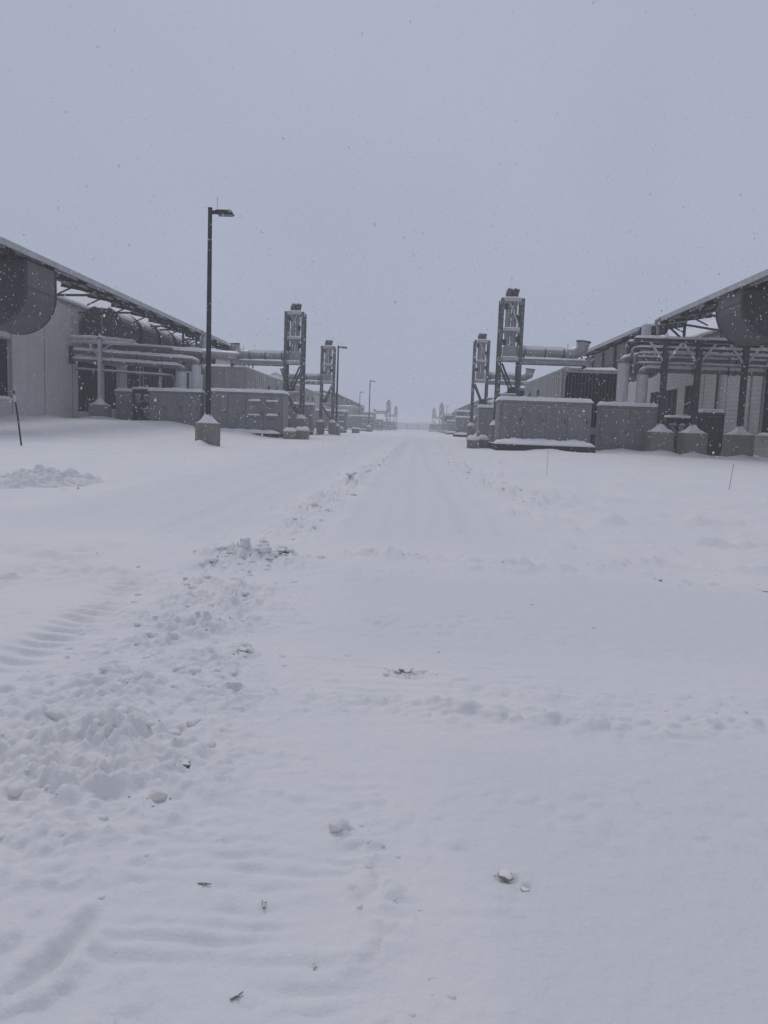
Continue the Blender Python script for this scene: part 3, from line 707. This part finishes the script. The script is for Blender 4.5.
# cable equipment left of the three door cabinet, and its dark twin on the right
def switchgear(x0, y0, label):
    z0 = gz(x0 + 1.2, y0)
    root = thing('switchgear', label, 'switchgear', (x0, y0, z0), 'dark switchgear frames beside the cabinets')
    f = MB()
    for x in (0, .85, 1.75, 2.5): f.box(x, x + .12, 0, .12, -.5, 3.1)
    f.box(0, 2.62, .003, .117, 3.103, 3.22); f.box(.125, 2.49, .02, .1, 1.55, 1.67)
    f.build('frame', 'dark_steel', root)
    MB().box(-.05, 2.67, .5, 1.7, -.5, 3.3).build('housing', 'dark_equipment', root, bevel=.04)
    MB().pad(-.1, 2.7, -.02, 1.75, 3.304, .22, seed=x0, cell=.2).build('top_snow', 'snow_cap', root, smooth=True)
    for (x, z, w, h) in ((.2, 1.75, .6, .9), (1.1, 1.9, .55, .7), (1.95, 1.75, .5, 1.0), (1.1, .5, .6, .7)):
        b = MB().box(x, x + w, .2, .497, z, z + h).build('breaker_box', 'cabinet_paint', root, bevel=.02)
        MB().pad(x - .02, x + w + .02, .1, .497, z + h + .003, .18, seed=x, cell=.1).build('box_snow', 'snow_cap', b, smooth=True)
    for k, (xa, xb, za, zb) in enumerate(((.4, 1.4, 2.5, 2.45), (1.3, 2.3, 2.4, 2.6), (.9, 2.2, 1.4, 1.5))):
        pts = [(xa + (xb - xa) * t, .03, za + (zb - za) * t - .5 * math.sin(PI * t)) for t in np.linspace(0, 1, 10)]
        MB().tube(pts, .05, 8).build('cable', 'frosted_steel', root, smooth=True)
    return root
SG = switchgear(-29.3, 80.2, 'dark frame with hanging cables between two left cabinets')
copy_tree(SG, (23.4, 71.8, gz(24.5, 71.8)), 'dark frame with hanging cables behind the second right pier')

# ------------------------------------------------------------------ pipe racks
def pier_on(root, x, y, z0, top, w, seed):
    p = MB().box(x - w / 2, x + w / 2, y - w / 2, y + w / 2, z0 - .8, top).build('pier', 'concrete', root, bevel=.05)
    MB().cone(x, y, top + .003, w / 2 * .98, w / 2 * .98, 1.0, seed=seed, p=2.2).build('pier_snow', 'snow_cap', p, smooth=True)
    return p
def elbow(cx, cz, r, s, y, z_end, x_end, n=8):
    """pipe path: runs in along x at height cz, bends down at cx"""
    pts = [(x_end, y, cz)]
    for k in range(n + 1):
        t = k / n * PI / 2
        pts.append((cx + s * (r - r * math.sin(t)), y, cz - r + r * math.cos(t)))
    pts.append((cx, y, z_end))
    return pts

# right rack
rr = thing('pipe_rack', 'right steel pipe rack on three snow-capped concrete piers', 'pipe rack', (0, 0, 0), 'pipe racks in front of the buildings')
yR = 67.0
for i, px in enumerate((21.2, 24.0, 27.9)):
    z0 = gz(px, yR); pier_on(rr, px, yR, z0, 1.95, 1.9, i + 5)
    MB().ibeam((px, yR, 1.96), (px, yR, 9.62), .46, .36, .07).build('post', 'dark_steel', rr)
    MB().cone(px, yR, 9.86, .3, .3, .42, seed=i).build('post_snow', 'snow_cap', rr, smooth=True)
    for d in (-1, 1):
        MB().bar((px + d * .2, yR, 7.95), (px + d * 1.35, yR, 9.45), .17).build('knee_brace', 'frosted_steel', rr)
        MB().bar((px, yR + .2, 7.9 + .1 * d), (px + d * .4, yR + 2.2, 9.3), .12).build('knee_brace', 'dark_steel', rr)
for (y, z, w, x0) in ((yR, 9.62, .28, 18.5), (yR + 3.4, 9.7, .26, 18.9), (yR + .45, 8.95, .16, 19.0)):
    bm_ = MB().ibeam((x0, y, z), (30.8, y, z), .24, w).build('rail', 'dark_steel', rr)
    MB().pad(x0, 30.8, y - .12, y + .12, z + w / 2 + .003, .24, seed=z + y, cell=.22).build('rail_snow', 'snow_cap', bm_, smooth=True)
for x in (19.1, 21.6, 24.4, 27.5, 30.5):
    MB().bar((x, yR + .13, 9.62), (x, yR + 3.27, 9.68), .14, .2).build('cross_member', 'dark_steel', rr)
for (cx, cz, yy, r) in ((18.57, 8.35, yR + 3.0, .5), (20.28, 7.4, yR + 3.0, .5)):
    pp = MB().tube(elbow(cx, cz, .6, 1, yy, cz - .75, 30.9), [.25] * 2 + [.3, .38, .44, .47, .48, .49, .49, .49, .49], 18).build('pipe', 'pipe_cladding', rr, smooth=True)
    MB().strip([(30.8, yy, cz), (cx + .3, yy, cz + .02)], .27, .17, seed=int(cz)).build('pipe_snow', 'snow_cap', pp, smooth=True)
    MB().tube([(cx, yy, cz - .5), (cx, yy, .2)], .505, 18).build('pipe_drop', 'snow_plastered', pp, smooth=True)
    for x in (22.2, 25.0, 28.2): MB().tube([(x, yy, cz), (x + .12, yy, cz)], .32, 18).build('pipe_clamp', 'dark_steel', pp)
for (yy, zz, r) in ((yR + .9, 8.55, .13), (yR + 1.2, 7.75, .11), (yR + 2.0, 9.15, .14)):
    pp = MB().tube([(18.9, yy, zz - .9), (18.95, yy, zz - .2), (19.2, yy, zz), (30.9, yy, zz)], r, 10).build('thin_pipe', 'pipe_cladding', rr, smooth=True)
    MB().strip([(19.3, yy, zz), (30.8, yy, zz)], r * 1.05, .1, seed=int(zz * 10)).build('pipe_snow', 'snow_cap', pp, smooth=True)
for x in (21.7, 24.5, 27.6):
    MB().bar((x, yR + 2.6, 9.6), (x, yR + 2.6, 7.0), .09).build('hanger', 'dark_steel', rr)

# left rack
lr = thing('pipe_rack', 'left steel pipe rack with one post on a concrete pier beside the grey wall', 'pipe rack', (0, 0, 0), 'pipe racks in front of the buildings')
yL = 79.0; px = -32.25; z0 = gz(px, yL)
pier_on(lr, px, yL, z0, 2.75, 1.75, 3)
MB().ibeam((px, yL, 2.76), (px, yL, 9.4), .36, .34, .07).build('post', 'snow_plastered', lr)
MB().cone(px, yL, 9.6, .28, .28, .32, seed=4).build('post_snow', 'snow_cap', lr, smooth=True)
for (a, b) in (((-35.3, yL, 9.5), (-32.45, yL, 9.5)), ((px, yL + .2, 9.5), (px, 87.5, 9.5)), ((px, yL, 9.48), (-29.4, 81.4, 9.42)), ((-35.3, yL + .3, 9.1), (-29.0, yL + .3, 9.0))):
    bm_ = MB().bar(a, b, .2, .26).build('rail', 'snow_plastered', lr)
    MB().strip([(a[0], a[1], a[2] + .02), (b[0], b[1], b[2] + .02)], .12, .1, seed=2).build('rail_snow', 'snow_cap', bm_, smooth=True)
MB().bar((px - .2, yL, 7.7), (px - 1.5, yL, 9.35), .13).build('knee_brace', 'frosted_steel', lr)
MB().bar((px + .2, yL, 8.3), (px + 1.5, yL + 1, 9.35), .13).build('knee_brace', 'frosted_steel', lr)
for (cx, z_a, z_b, yy, rd) in ((-22.4, 8.15, 7.62, yL + .5, .25), (-23.83, 7.3, 6.9, yL + .45, .24)):
    path = [(-35.4, yy, z_a)] + [(p[0], p[1], p[2]) for p in elbow(cx, z_b, .6, -1, yy, z_b - .75, -30.0)][1:]
    pp = MB().tube(path, [rd] * 2 + [.3, .38, .43, .45, .46, .47, .47, .47, .475], 18).build('pipe', 'pipe_cladding', lr, smooth=True)
    MB().strip([(-35.3, yy, z_a), (cx - .3, yy, z_b + .03)], rd * 1.08, .16, seed=int(z_a)).build('pipe_snow', 'snow_cap', pp, smooth=True)
    MB().tube([(cx, yy, z_b - .5), (cx, yy, .4)], .49, 18).build('pipe_drop', 'snow_plastered', pp, smooth=True)
    MB().box(-35.45, -35.2, yy - .5, yy + .35, z_a - .45, z_a + .45).build('wall_flange', 'dark_steel', pp)
    for x in (-31.2, -28.6, -26.0): MB().tube([(x, yy, z_a + (z_b - z_a) * (x + 35.4) / 12), (x + .1, yy, z_a + (z_b - z_a) * (x + 35.4) / 12)], rd + .05, 18).build('pipe_clamp', 'dark_steel', pp)
bp_ = MB().tube([(-30.2, yL + 1.6, 8.75), (-18.2, yL + 1.6, 8.25)], .34, 18).build('pipe', 'pipe_cladding', lr, smooth=True)
MB().strip([(-30.1, yL + 1.6, 8.75), (-18.3, yL + 1.6, 8.25)], .36, .18, seed=9).build('pipe_snow', 'snow_cap', bp_, smooth=True)
MB().tube([(-22.0, yL + 1.6, 8.4), (-18.4, yL + 1.6, 8.26)], .46, 18).build('pipe_sleeve', 'galvanised', bp_, smooth=True)
for (yy, zz, r) in ((yL + 1.0, 9.15, .12), (yL + 1.1, 6.35, .10)):
    pp = MB().tube([(-35.3, yy, zz), (-25.2, yy, zz - .35), (-24.9, yy, zz - .6), (-24.9, yy, zz - 1.6)], r, 10).build('thin_pipe', 'pipe_cladding', lr, smooth=True)
    MB().strip([(-35.2, yy, zz), (-25.3, yy, zz - .34)], r * 1.05, .1, seed=int(zz * 10)).build('pipe_snow', 'snow_cap', pp, smooth=True)
for x in (-29.4, -26.5, -23.8):
    MB().bar((x, yL + .9, 9.0 if x < -29 else 8.3), (x, yL + .9, 6.6), .09).build('hanger', 'dark_steel', lr)
    MB().bar((x, yL + .2, 7.75 - (x + 29.4) * .045 + .1), (x, yL + 1.9, 7.95 - (x + 29.4) * .03), .12, .14).build('cross_member', 'dark_steel', lr)

# ------------------------------------------------------------------ lamps
def lamp(label, loc):
    root = thing('street_lamp', label, 'street lamp', loc, 'tall street lamps along the road')
    H = 14.1
    b = MB().box(-.56, .56, -.56, .56, -.5, 1.45).build('base', 'concrete', root, bevel=.03); b.rotation_euler = (0, 0, -.3)
    MB().cone(0, 0, 1.453, .54, .54, .75, seed=11, p=1.3, off=(-.08, 0)).build('base_snow', 'snow_cap', b, smooth=True)
    MB().box(-.3, .3, -.3, .3, 1.453, 1.51).build('base_plate', 'dark_steel', root)
    MB().tube([(0, 0, 1.5), (0, 0, H)], [.17, .125], 12).build('pole', 'black_paint', root, smooth=True)
    MB().box(.1, .42, -.07, .07, H - .3, H - .1).build('arm', 'black_paint', root)
    hd = MB(); hd.prism([(.38, H - .24), (1.42, H - .34), (1.42, H - .26), (1.25, H - .12), (.38, H - .05)], -.24, .24)
    h = hd.build('lamp_head', 'black_paint', root, bevel=.02)
    MB().box(.5, 1.36, -.2, .2, H - .39, H - .345).build('lens', 'lens_glass', h)
    MB().pad(.38, 1.3, -.27, .27, H - .10, .10, seed=3, cell=.1).build('head_snow', 'snow_cap', h, smooth=True)
    MB().tube([(.42, 0, H - .1), (.43, 0, H + .7)], .012, 6).build('rod', 'black_paint', root)
    MB().tube([(0, 0, H), (0, 0, H + .05)], .15, 12).build('pole_cap', 'black_paint', root)
    return root
LP = lamp('tallest black street lamp on a square concrete base, left of the road', (-12.5, 47, gz(-12.5, 47.9)))
for (x, y, l, sc) in ((-12.2, 124, 'second left street lamp, right beside the farther left tower', 1), (-12.0, 214, 'third street lamp along the left side, thin against the sky', 1), (-20.3, 296, 'small hazy lamp left of the third street lamp', 1), (18.2, 415, 'faint distant lamp on the right side of the road', 1)):
    copy_tree(LP, (x, y, gz(x, y)), l)

# ------------------------------------------------------------------ concrete blocks near the tower feet
def block(x, y, w, d, h, label, seed):
    z = gz(x, y)
    r = thing('concrete_block', label, 'block', (x, y, z), 'snow topped concrete blocks')
    MB().box(-w / 2, w / 2, -d / 2, d / 2, -.4, h).build('body', 'concrete', r, bevel=.06)
    MB().pad(-w / 2 - .03, w / 2 + .03, -d / 2 - .03, d / 2 + .03, h + .003, .34, seed=seed, cell=.12).build('snow_cover', 'snow_cap', r, smooth=True)
block(-11.75, 74.2, 1.1, 1.0, .75, 'concrete block at the right corner of the left grey cabinet', 1)
block(-10.65, 75.0, 1.25, 1.0, .85, 'snow topped concrete block in front of the left tower foot', 2)
block(5.15, 65.4, .9, .9, .72, 'concrete block left of the right cabinet, nearer the road', 3)
block(6.15, 66.4, .8, .8, .72, 'concrete block left of the right cabinet, touching its skid', 4)
block(-14.9, 158, 1.6, 1.2, .9, 'small hazy block beside the second lamp, farther left', 5)
block(-12.0, 165, 1.6, 1.2, .9, 'small hazy block right of the second lamp base', 6)

# ------------------------------------------------------------------ marker stakes
def stake(name, label, a, b, r, m, cat='stake', refl=False):
    root = thing(name, label, cat, a)
    v = Vector(b) - Vector(a)
    MB().tube([(0, 0, -.2), tuple(v * .5 + Vector((.004, 0, 0))), tuple(v)], r, 8).build('rod', m, root, smooth=True)
    if refl: MB().tube([tuple(v * .80), tuple(v * .93)], r * 1.35, 8).build('reflector_band', 'frosted_steel', root)
    return root
za = gz(-17.75, 34.6)
stake('marker_stake', 'dark leaning stake in the snow at the left edge', (-17.75, 34.6, za), (-18.08, 34.6, za + 2.5), .04, 'black_paint', refl=True)
za = gz(4.86, 27.6); stake('snow_marker', 'thin pale marker rod standing in front of the right cabinet', (4.86, 27.6, za), (4.87, 27.6, za + .95), .007, 'galvanised', 'marker rod')
za = gz(9.49, 23.2); stake('snow_marker', 'thin dark marker rod in the snow before the third right pier', (9.49, 23.2, za), (9.58, 23.2, za + .78), .007, 'dark_steel', 'marker rod')

# ------------------------------------------------------------------ distant sheds closing the road
for (xa, xb, y, h, l) in ((-60, -8, 700, 6.0, 'very faint low shed closing the road, left of its end'), (-7.4, 60, 705, 5.6, 'very faint low shed closing the road, right of its end')):
    r = thing('distant_shed', l, 'shed', ((xa + xb) / 2, y, 0)); at = (-(xa + xb) / 2, -y, 0)
    MB().box(xa, xb, y, y + 12, -1, h).build('wall', 'wall_paint', r, at=at)
    MB().prism([(xa - .5, h), (xb + .5, h), (xb + .5, h + .3), ((xa + xb) / 2, h + 2), (xa - .5, h + .3)], y - .5, y + 12.5).build('roof', 'snow_cap', r, at=at)
    f = MB()
    for k in range(6):
        x = xa + 1.5 + (xb - xa - 3) * k / 6; f.box(x, x + 2.2, y - .06, y - .004, .2, 4.5)
    f.build('door', 'container_paint', r, at=at)

# ------------------------------------------------------------------ loose snow
ICO = None
def ico(sub):
    import bmesh
    bm = bmesh.new(); bmesh.ops.create_icosphere(bm, subdivisions=sub, radius=1)
    v = np.array([x.co[:] for x in bm.verts]); f = np.array([[q.index for q in p.verts] for p in bm.faces]); bm.free()
    return v, f
IV, IF = ico(2)
def clod_mesh(pos, rad, seed, vert=IV, face=IF, squash=.7):
    r = np.random.RandomState(seed); k = r.rand(3, 3) * 4; ph = r.rand(3) * 6
    n = sum(np.sin(vert @ k[i] + ph[i]) for i in range(3)) / 3
    n2 = np.sin(vert @ (k[0] * 3) + ph[1]) * np.sin(vert @ (k[1] * 2.4) + ph[2])
    p = vert * (1 + .3 * n + .14 * n2)[:, None] * np.array([1 + .4 * r.rand(), 1 + .4 * r.rand(), squash]) * rad
    a = r.rand() * 6.3; R = np.array([[math.cos(a), -math.sin(a), 0], [math.sin(a), math.cos(a), 0], [0, 0, 1]])
    return p @ R.T + np.array(pos)
def np_mesh(name, V, F, m, smooth=True):
    me = bpy.data.meshes.new(name); n = F.shape[1]
    me.vertices.add(len(V)); me.vertices.foreach_set('co', V.astype(np.float32).ravel())
    me.loops.add(F.size); me.loops.foreach_set('vertex_index', F.astype(np.int32).ravel())
    me.polygons.add(len(F)); me.polygons.foreach_set('loop_start', np.arange(0, F.size, n, dtype=np.int32)); me.polygons.foreach_set('loop_total', np.full(len(F), n, dtype=np.int32))
    me.polygons.foreach_set('use_smooth', np.full(len(F), smooth)); me.update(calc_edges=True)
    me.materials.append(MATS[m]); o = bpy.data.objects.new(name, me); COL.objects.link(o)
    return o

rng = np.random.RandomState(11)
def scatter():
    P = []
    line = [(-1.25, 2.2), (-1.35, 3.2), (-1.5, 5.4), (-1.72, 8.6)]
    def along(pts, n, spread, rmin, rmax):
        pts = np.array(pts); seg = np.linalg.norm(np.diff(pts, axis=0), axis=1); c = np.r_[0, np.cumsum(seg)]
        for t in rng.rand(n) * c[-1]:
            i = min(np.searchsorted(c, t, 'right') - 1, len(seg) - 1); q = pts[i] + (pts[i + 1] - pts[i]) * (t - c[i]) / seg[i]
            clump = .6 + .9 * float(noise(np.array([q[0] * 1.3]), np.array([q[1] * 1.3]))[0])
            if rng.rand() > clump: continue
            q = q + rng.randn(2) * spread
            P.append((q[0], q[1], rmin + (rmax - rmin) * rng.rand() ** 3))
    along(line, 420, .36, .006, .04)
    along([(-2.0, 8.2), (-1.3, 8.5)], 110, .16, .012, .055)
    along([(-1.7, 9), (-1.6, 15.4), (-1.35, 30)], 110, .22, .015, .07)
    along([(2.75, 15.5), (2.25, 20), (1.95, 29), (2.1, 50)], 110, .3, .02, .08)
    along([(-.6, 8.75), (7, 8.85)], 100, .2, .008, .04)
    along([(-.4, 4.03), (2.6, 4.0)], 90, .14, .004, .016)
    along([(.12, 1.6), (-.02, 2.4), (-.16, 2.8)], 40, .05, .003, .010)
    along([(-.1, 4.62), (.12, 4.6)], 26, .05, .008, .028)
    along([(-4, 2), (4, 9)], 50, 1.8, .005, .02)
    P = np.array(P); Z = ground(P[:, 0], P[:, 1])
    V = []; F = []
    for i, (x, y, r) in enumerate(P):
        v = clod_mesh((x, y, Z[i] - r * .1), r, i); F.append(IF + len(IV) * i); V.append(v)
    o = np_mesh('snow_rubble', np.concatenate(V), np.concatenate(F), 'snow_ground'); o['kind'] = 'stuff'
scatter()

def crumbs():
    r = np.random.RandomState(77); P = []
    for (x, y, n, sp, rm) in ((-1.5, 8.35, 22, .25, .024), (-1.05, 4.8, 10, .04, .013), (-.93, 3.05, 14, .03, .006), (-.95, 2.8, 14, .03, .006), (-1.5, 3.1, 7, .3, .006), (-1.6, 5.6, 12, .4, .010), (.02, 4.58, 10, .06, .008), (.40, 2.44, 7, .025, .005), (-8.0, 16.4, 26, .5, .028), (3.0, 7.95, 8, .4, .013), (-1.6, 12, 6, .6, .02), (-.4, 2.3, 8, .35, .003)):
        for k in range(n): P.append((x + r.randn() * sp, y + r.randn() * sp, rm * (.3 + .55 * r.rand())))
    P = np.array(P); Z = ground(P[:, 0], P[:, 1]); v1, f1 = ico(1); V = []; F = []
    for i, (x, y, q) in enumerate(P):
        V.append(clod_mesh((x, y, Z[i] - q * .05), q, i + 900, v1, f1, .6)); F.append(f1 + len(v1) * i)
    o = np_mesh('soil_crumbs', np.concatenate(V), np.concatenate(F), 'soil'); o['kind'] = 'stuff'
crumbs()

# small ploughed heap on the left
def heap(name, label, cx, cy, rx, ry, hh):
    n = 150
    xs = np.linspace(-1.5, 1.5, n); X, Y = np.meshgrid(xs, xs)
    wx, wy = cx + X * rx, cy + Y * ry
    e = np.clip(1 - (X ** 2 + Y ** 2) / 1.9, 0, 1)
    H = hh * e * (.45 + .35 * fbm(wx * 1.1, wy * 1.1, 3)) + e ** .6 * (.25 * hh * lumps(wx * 2.1, wy * 2.1, .7, .8) + .42 * hh * lumps(wx * 4.6, wy * 4.6, .5, .42) + .3 * hh * lumps(wx * 9, wy * 9, .45, .42))
    Z = ground(wx.ravel(), wy.ravel()) - .03 + H.ravel() * (e.ravel() > 0)
    V = np.stack([wx.ravel() - cx, wy.ravel() - cy, Z], 1)
    ii = np.arange(n * n).reshape(n, n)
    F = np.stack([ii[:-1, :-1], ii[:-1, 1:], ii[1:, 1:], ii[1:, :-1]], -1).reshape(-1, 4)
    o = np_mesh(name, V, F, 'snow_ground'); o.location = (cx, cy, 0)
    tag(o, label, 'snow heap')
heap('snow_heap', 'low lumpy heap of ploughed snow at the left below the leaning stake', -8.05, 16.6, .85, 1.2, .36)

# larger separate clods, soil and twigs on the snow
def clod(name, label, x, y, r, m, cat, squash=.6, seed=0, group=None, sink=.25):
    v, f = ico(3)
    z = gz(x, y)
    V = clod_mesh((0, 0, 0), r, seed, v, f, squash)
    o = np_mesh(name, V, f, m); o.location = (x, y, z + r * sink)
    tag(o, label, cat, group)
clod('soil_clod', 'small dark soil clod in smooth snow at the lower right of the road', .375, 2.455, .022, 'soil', 'soil clod', .45, 1)
clod('soil_clod', 'tiny dirty clod just below the larger soil clod', .43, 2.40, .012, 'soil', 'soil clod', .5, 2)
clod('soil_clod', 'brownish soil clod showing on the right flank of the near left snow ridge', -.93, 2.80, .030, 'snow_dirty', 'soil clod', .5, 3)
clod('soil_clod', 'dark soil lump under the crest of the near left snow ridge', -.91, 3.10, .022, 'soil', 'soil clod', .7, 4)
clod('soil_clod', 'dark soil lump in the ridge right of the crawler tread marks', -1.04, 4.82, .034, 'soil', 'soil clod', .6, 5)
clod('soil_clod', 'dark hollowed soil lump at the end clump of the left snow ridge', -1.40, 8.46, .06, 'soil', 'soil clod', .6, 6)
clod('soil_clod', 'greyish soil clod in the middle of the road on the near cross ridge', .02, 4.60, .04, 'soil', 'soil clod', .4, 7)
for k, (x, y, r, l) in enumerate(((2.66, 8.12, .03, 'leftmost of four dark clods beyond the smooth snow on the right'), (2.93, 8.02, .034, 'second from left of four dark clods on the right'), (3.2, 7.96, .028, 'third from left of four dark clods on the right'), (3.62, 7.75, .03, 'rightmost of four dark clods near the right edge'))):
    clod('soil_clod', l, x, y, r, 'soil', 'soil clod', .4, 20 + k)
clod('snow_clod', 'upright white clod with a dark hollow beside it in the foreground', -.215, 2.68, .026, 'snow_ground', 'snow clod', 1.0, 8, sink=.5)
def twig(label, x, y, L, ang, lift, r=.0035):
    z = gz(x, y); root = thing('twig', label, 'twig', (x, y, z + r))
    d = Vector((math.cos(ang), math.sin(ang), 0)) * L
    MB().tube([tuple(-d / 2 + Vector((0, 0, 0))), tuple(Vector((.003, .002, lift * .6))), tuple(d / 2 + Vector((0, 0, lift)))], [r, r * 1.2, r * .7], 6).build('stem', 'bark', root)
    MB().tube([(.0, .0, lift * .6), tuple(d.cross(Vector((0, 0, 1))) * .35 + Vector((0, 0, lift * .8 + .004)))], [r * .8, r * .5], 6).build('side_shoot', 'bark', root)
twig('short dark twig lying in the foreground tread ripples', -.405, 2.235, .034, 1.9, .006)
twig('dark twig at the bottom edge of the tread ripples', -.40, 1.85, .036, .7, .005)
twig('thin dark sliver on the left of the tread ripples', -.61, 2.31, .045, -.15, .004, .003)
twig('thin upright sliver at the right edge of the tread ripples', -.215, 1.975, .034, 1.5, .004, .0025)

# ------------------------------------------------------------------ falling snow
def flakes(n):
    v = np.array([(1, 0, 0), (-1, 0, 0), (0, 1, 0), (0, -1, 0), (0, 0, 1), (0, 0, -1)], float)
    f = np.array([(0, 2, 4), (2, 1, 4), (1, 3, 4), (3, 0, 4), (2, 0, 5), (1, 2, 5), (3, 1, 5), (0, 3, 5)])
    r = np.random.RandomState(5)
    d = 7 + 58 * r.rand(n) ** .7
    x = d * (r.rand(n) * 1.5 - .8); z = 1.5 + d * (r.rand(n) * 1.0 - .35)
    keep = (z > .15) & (z < 17) ; d, x, z = d[keep], x[keep], z[keep]; n = len(d)
    near = r.rand(n) < .02
    s = d * (.00038 + .0005 * r.rand(n) ** 2) * np.where(near, 2.3, 1)
    C = np.stack([x, d, z], 1)
    stretch = np.stack([np.ones(n), np.ones(n), 1 + .6 * r.rand(n)], 1)
    V = (v[None] * stretch[:, None] * s[:, None, None] + C[:, None]).reshape(-1, 3)
    F = (f[None] + (np.arange(n) * 6)[:, None, None]).reshape(-1, 3)
    o = np_mesh('falling_snow', V, F, 'snow_flake', True); o['kind'] = 'stuff'
flakes(22000)

# ------------------------------------------------------------------ haze
hz = MB().box(-1450, 1450, -1150, 1550, -2.5, 18.6)
m = bpy.data.materials.new('haze_air'); m.use_nodes = True; nt = m.node_tree
nt.nodes.remove(nt.nodes['Principled BSDF'])
pv = nt.nodes.new('ShaderNodeVolumePrincipled'); pv.inputs['Color'].default_value = (.93, .945, .97, 1); pv.inputs['Density'].default_value = .0014; pv.inputs['Anisotropy'].default_value = 0.0
nt.links.new(pv.outputs['Volume'], nt.nodes['Material Output'].inputs['Volume'])
MATS['haze_air'] = m
h = hz.build('haze', 'haze_air'); h['kind'] = 'stuff'

# ------------------------------------------------------------------ sky and sun
SUN_EL, SUN_AZ = 52., -25.     # the sun stands high ahead of the camera, diffused by thick cloud
w = bpy.data.worlds.new('World'); SC.world = w; w.use_nodes = True; nt = w.node_tree
bg = nt.nodes['Background']
sky = nt.nodes.new('ShaderNodeTexSky'); sky.sky_type = 'NISHITA'; sky.sun_disc = False
sky.sun_elevation = math.radians(SUN_EL); sky.sun_rotation = math.radians(SUN_AZ); sky.dust_density = 6; sky.air_density = 1.2
mix = nt.nodes.new('ShaderNodeMix'); mix.data_type = 'RGBA'; mix.inputs[0].default_value = .985
nt.links.new(sky.outputs['Color'], mix.inputs[6])
# an even cloud deck with faint mottling
tc = nt.nodes.new('ShaderNodeTexCoord'); ns = nt.nodes.new('ShaderNodeTexNoise'); ns.inputs['Scale'].default_value = 1.6; ns.inputs['Detail'].default_value = 3
nt.links.new(tc.outputs['Generated'], ns.inputs['Vector'])
cr = nt.nodes.new('ShaderNodeValToRGB'); cr.color_ramp.elements[0].position = .3; cr.color_ramp.elements[1].position = .7
SKY = np.array([4.24, 4.64, 5.9])
cr.color_ramp.elements[0].color = tuple(SKY * .93) + (1,); cr.color_ramp.elements[1].color = tuple(SKY * 1.05) + (1,)
nt.links.new(ns.outputs['Fac'], cr.inputs['Fac']); nt.links.new(cr.outputs['Color'], mix.inputs[7])
nt.links.new(mix.outputs[2], bg.inputs['Color']); bg.inputs['Strength'].default_value = .085
ld = bpy.data.lights.new('sun', 'SUN'); ld.energy = .65; ld.angle = math.radians(25); ld.color = (1, .96, .92)
sun = bpy.data.objects.new('sun', ld); COL.objects.link(sun)
az, el = math.radians(SUN_AZ), math.radians(SUN_EL)
dirv = Vector((math.sin(az) * math.cos(el), math.cos(az) * math.cos(el), math.sin(el)))
sun.rotation_euler = dirv.to_track_quat('Z', 'Y').to_euler(); sun.location = (20, 40, 60)

# ------------------------------------------------------------------ camera
cd = bpy.data.cameras.new('camera'); cam = bpy.data.objects.new('camera', cd); COL.objects.link(cam); SC.camera = cam
cd.sensor_width = 36; cd.sensor_fit = 'AUTO'; cd.lens = 769 / 1024 * 36; cd.clip_start = .05; cd.clip_end = 4000
roll, pitch, yaw = math.atan(.036), math.radians(6.304), math.radians(1.848)
D = Vector((-math.sin(yaw) * math.cos(pitch), math.cos(yaw) * math.cos(pitch), -math.sin(pitch)))
R = Vector((math.cos(yaw), math.sin(yaw), 0)); U = R.cross(D)
r_ = R * math.cos(roll) + U * math.sin(roll); u_ = U * math.cos(roll) - R * math.sin(roll)
M = Matrix((r_, u_, -D)).transposed().to_4x4(); M.translation = (0, 0, 1.5)
cam.matrix_world = M

SC.view_settings.view_transform = 'Standard'; SC.view_settings.look = 'None'; SC.view_settings.exposure = .10; SC.view_settings.gamma = 1
SC.view_settings.use_curve_mapping = False
SC.render.engine = 'CYCLES'
SC.cycles.use_denoising = True; SC.cycles.volume_bounces = 3; SC.cycles.max_bounces = 6; SC.cycles.diffuse_bounces = 4
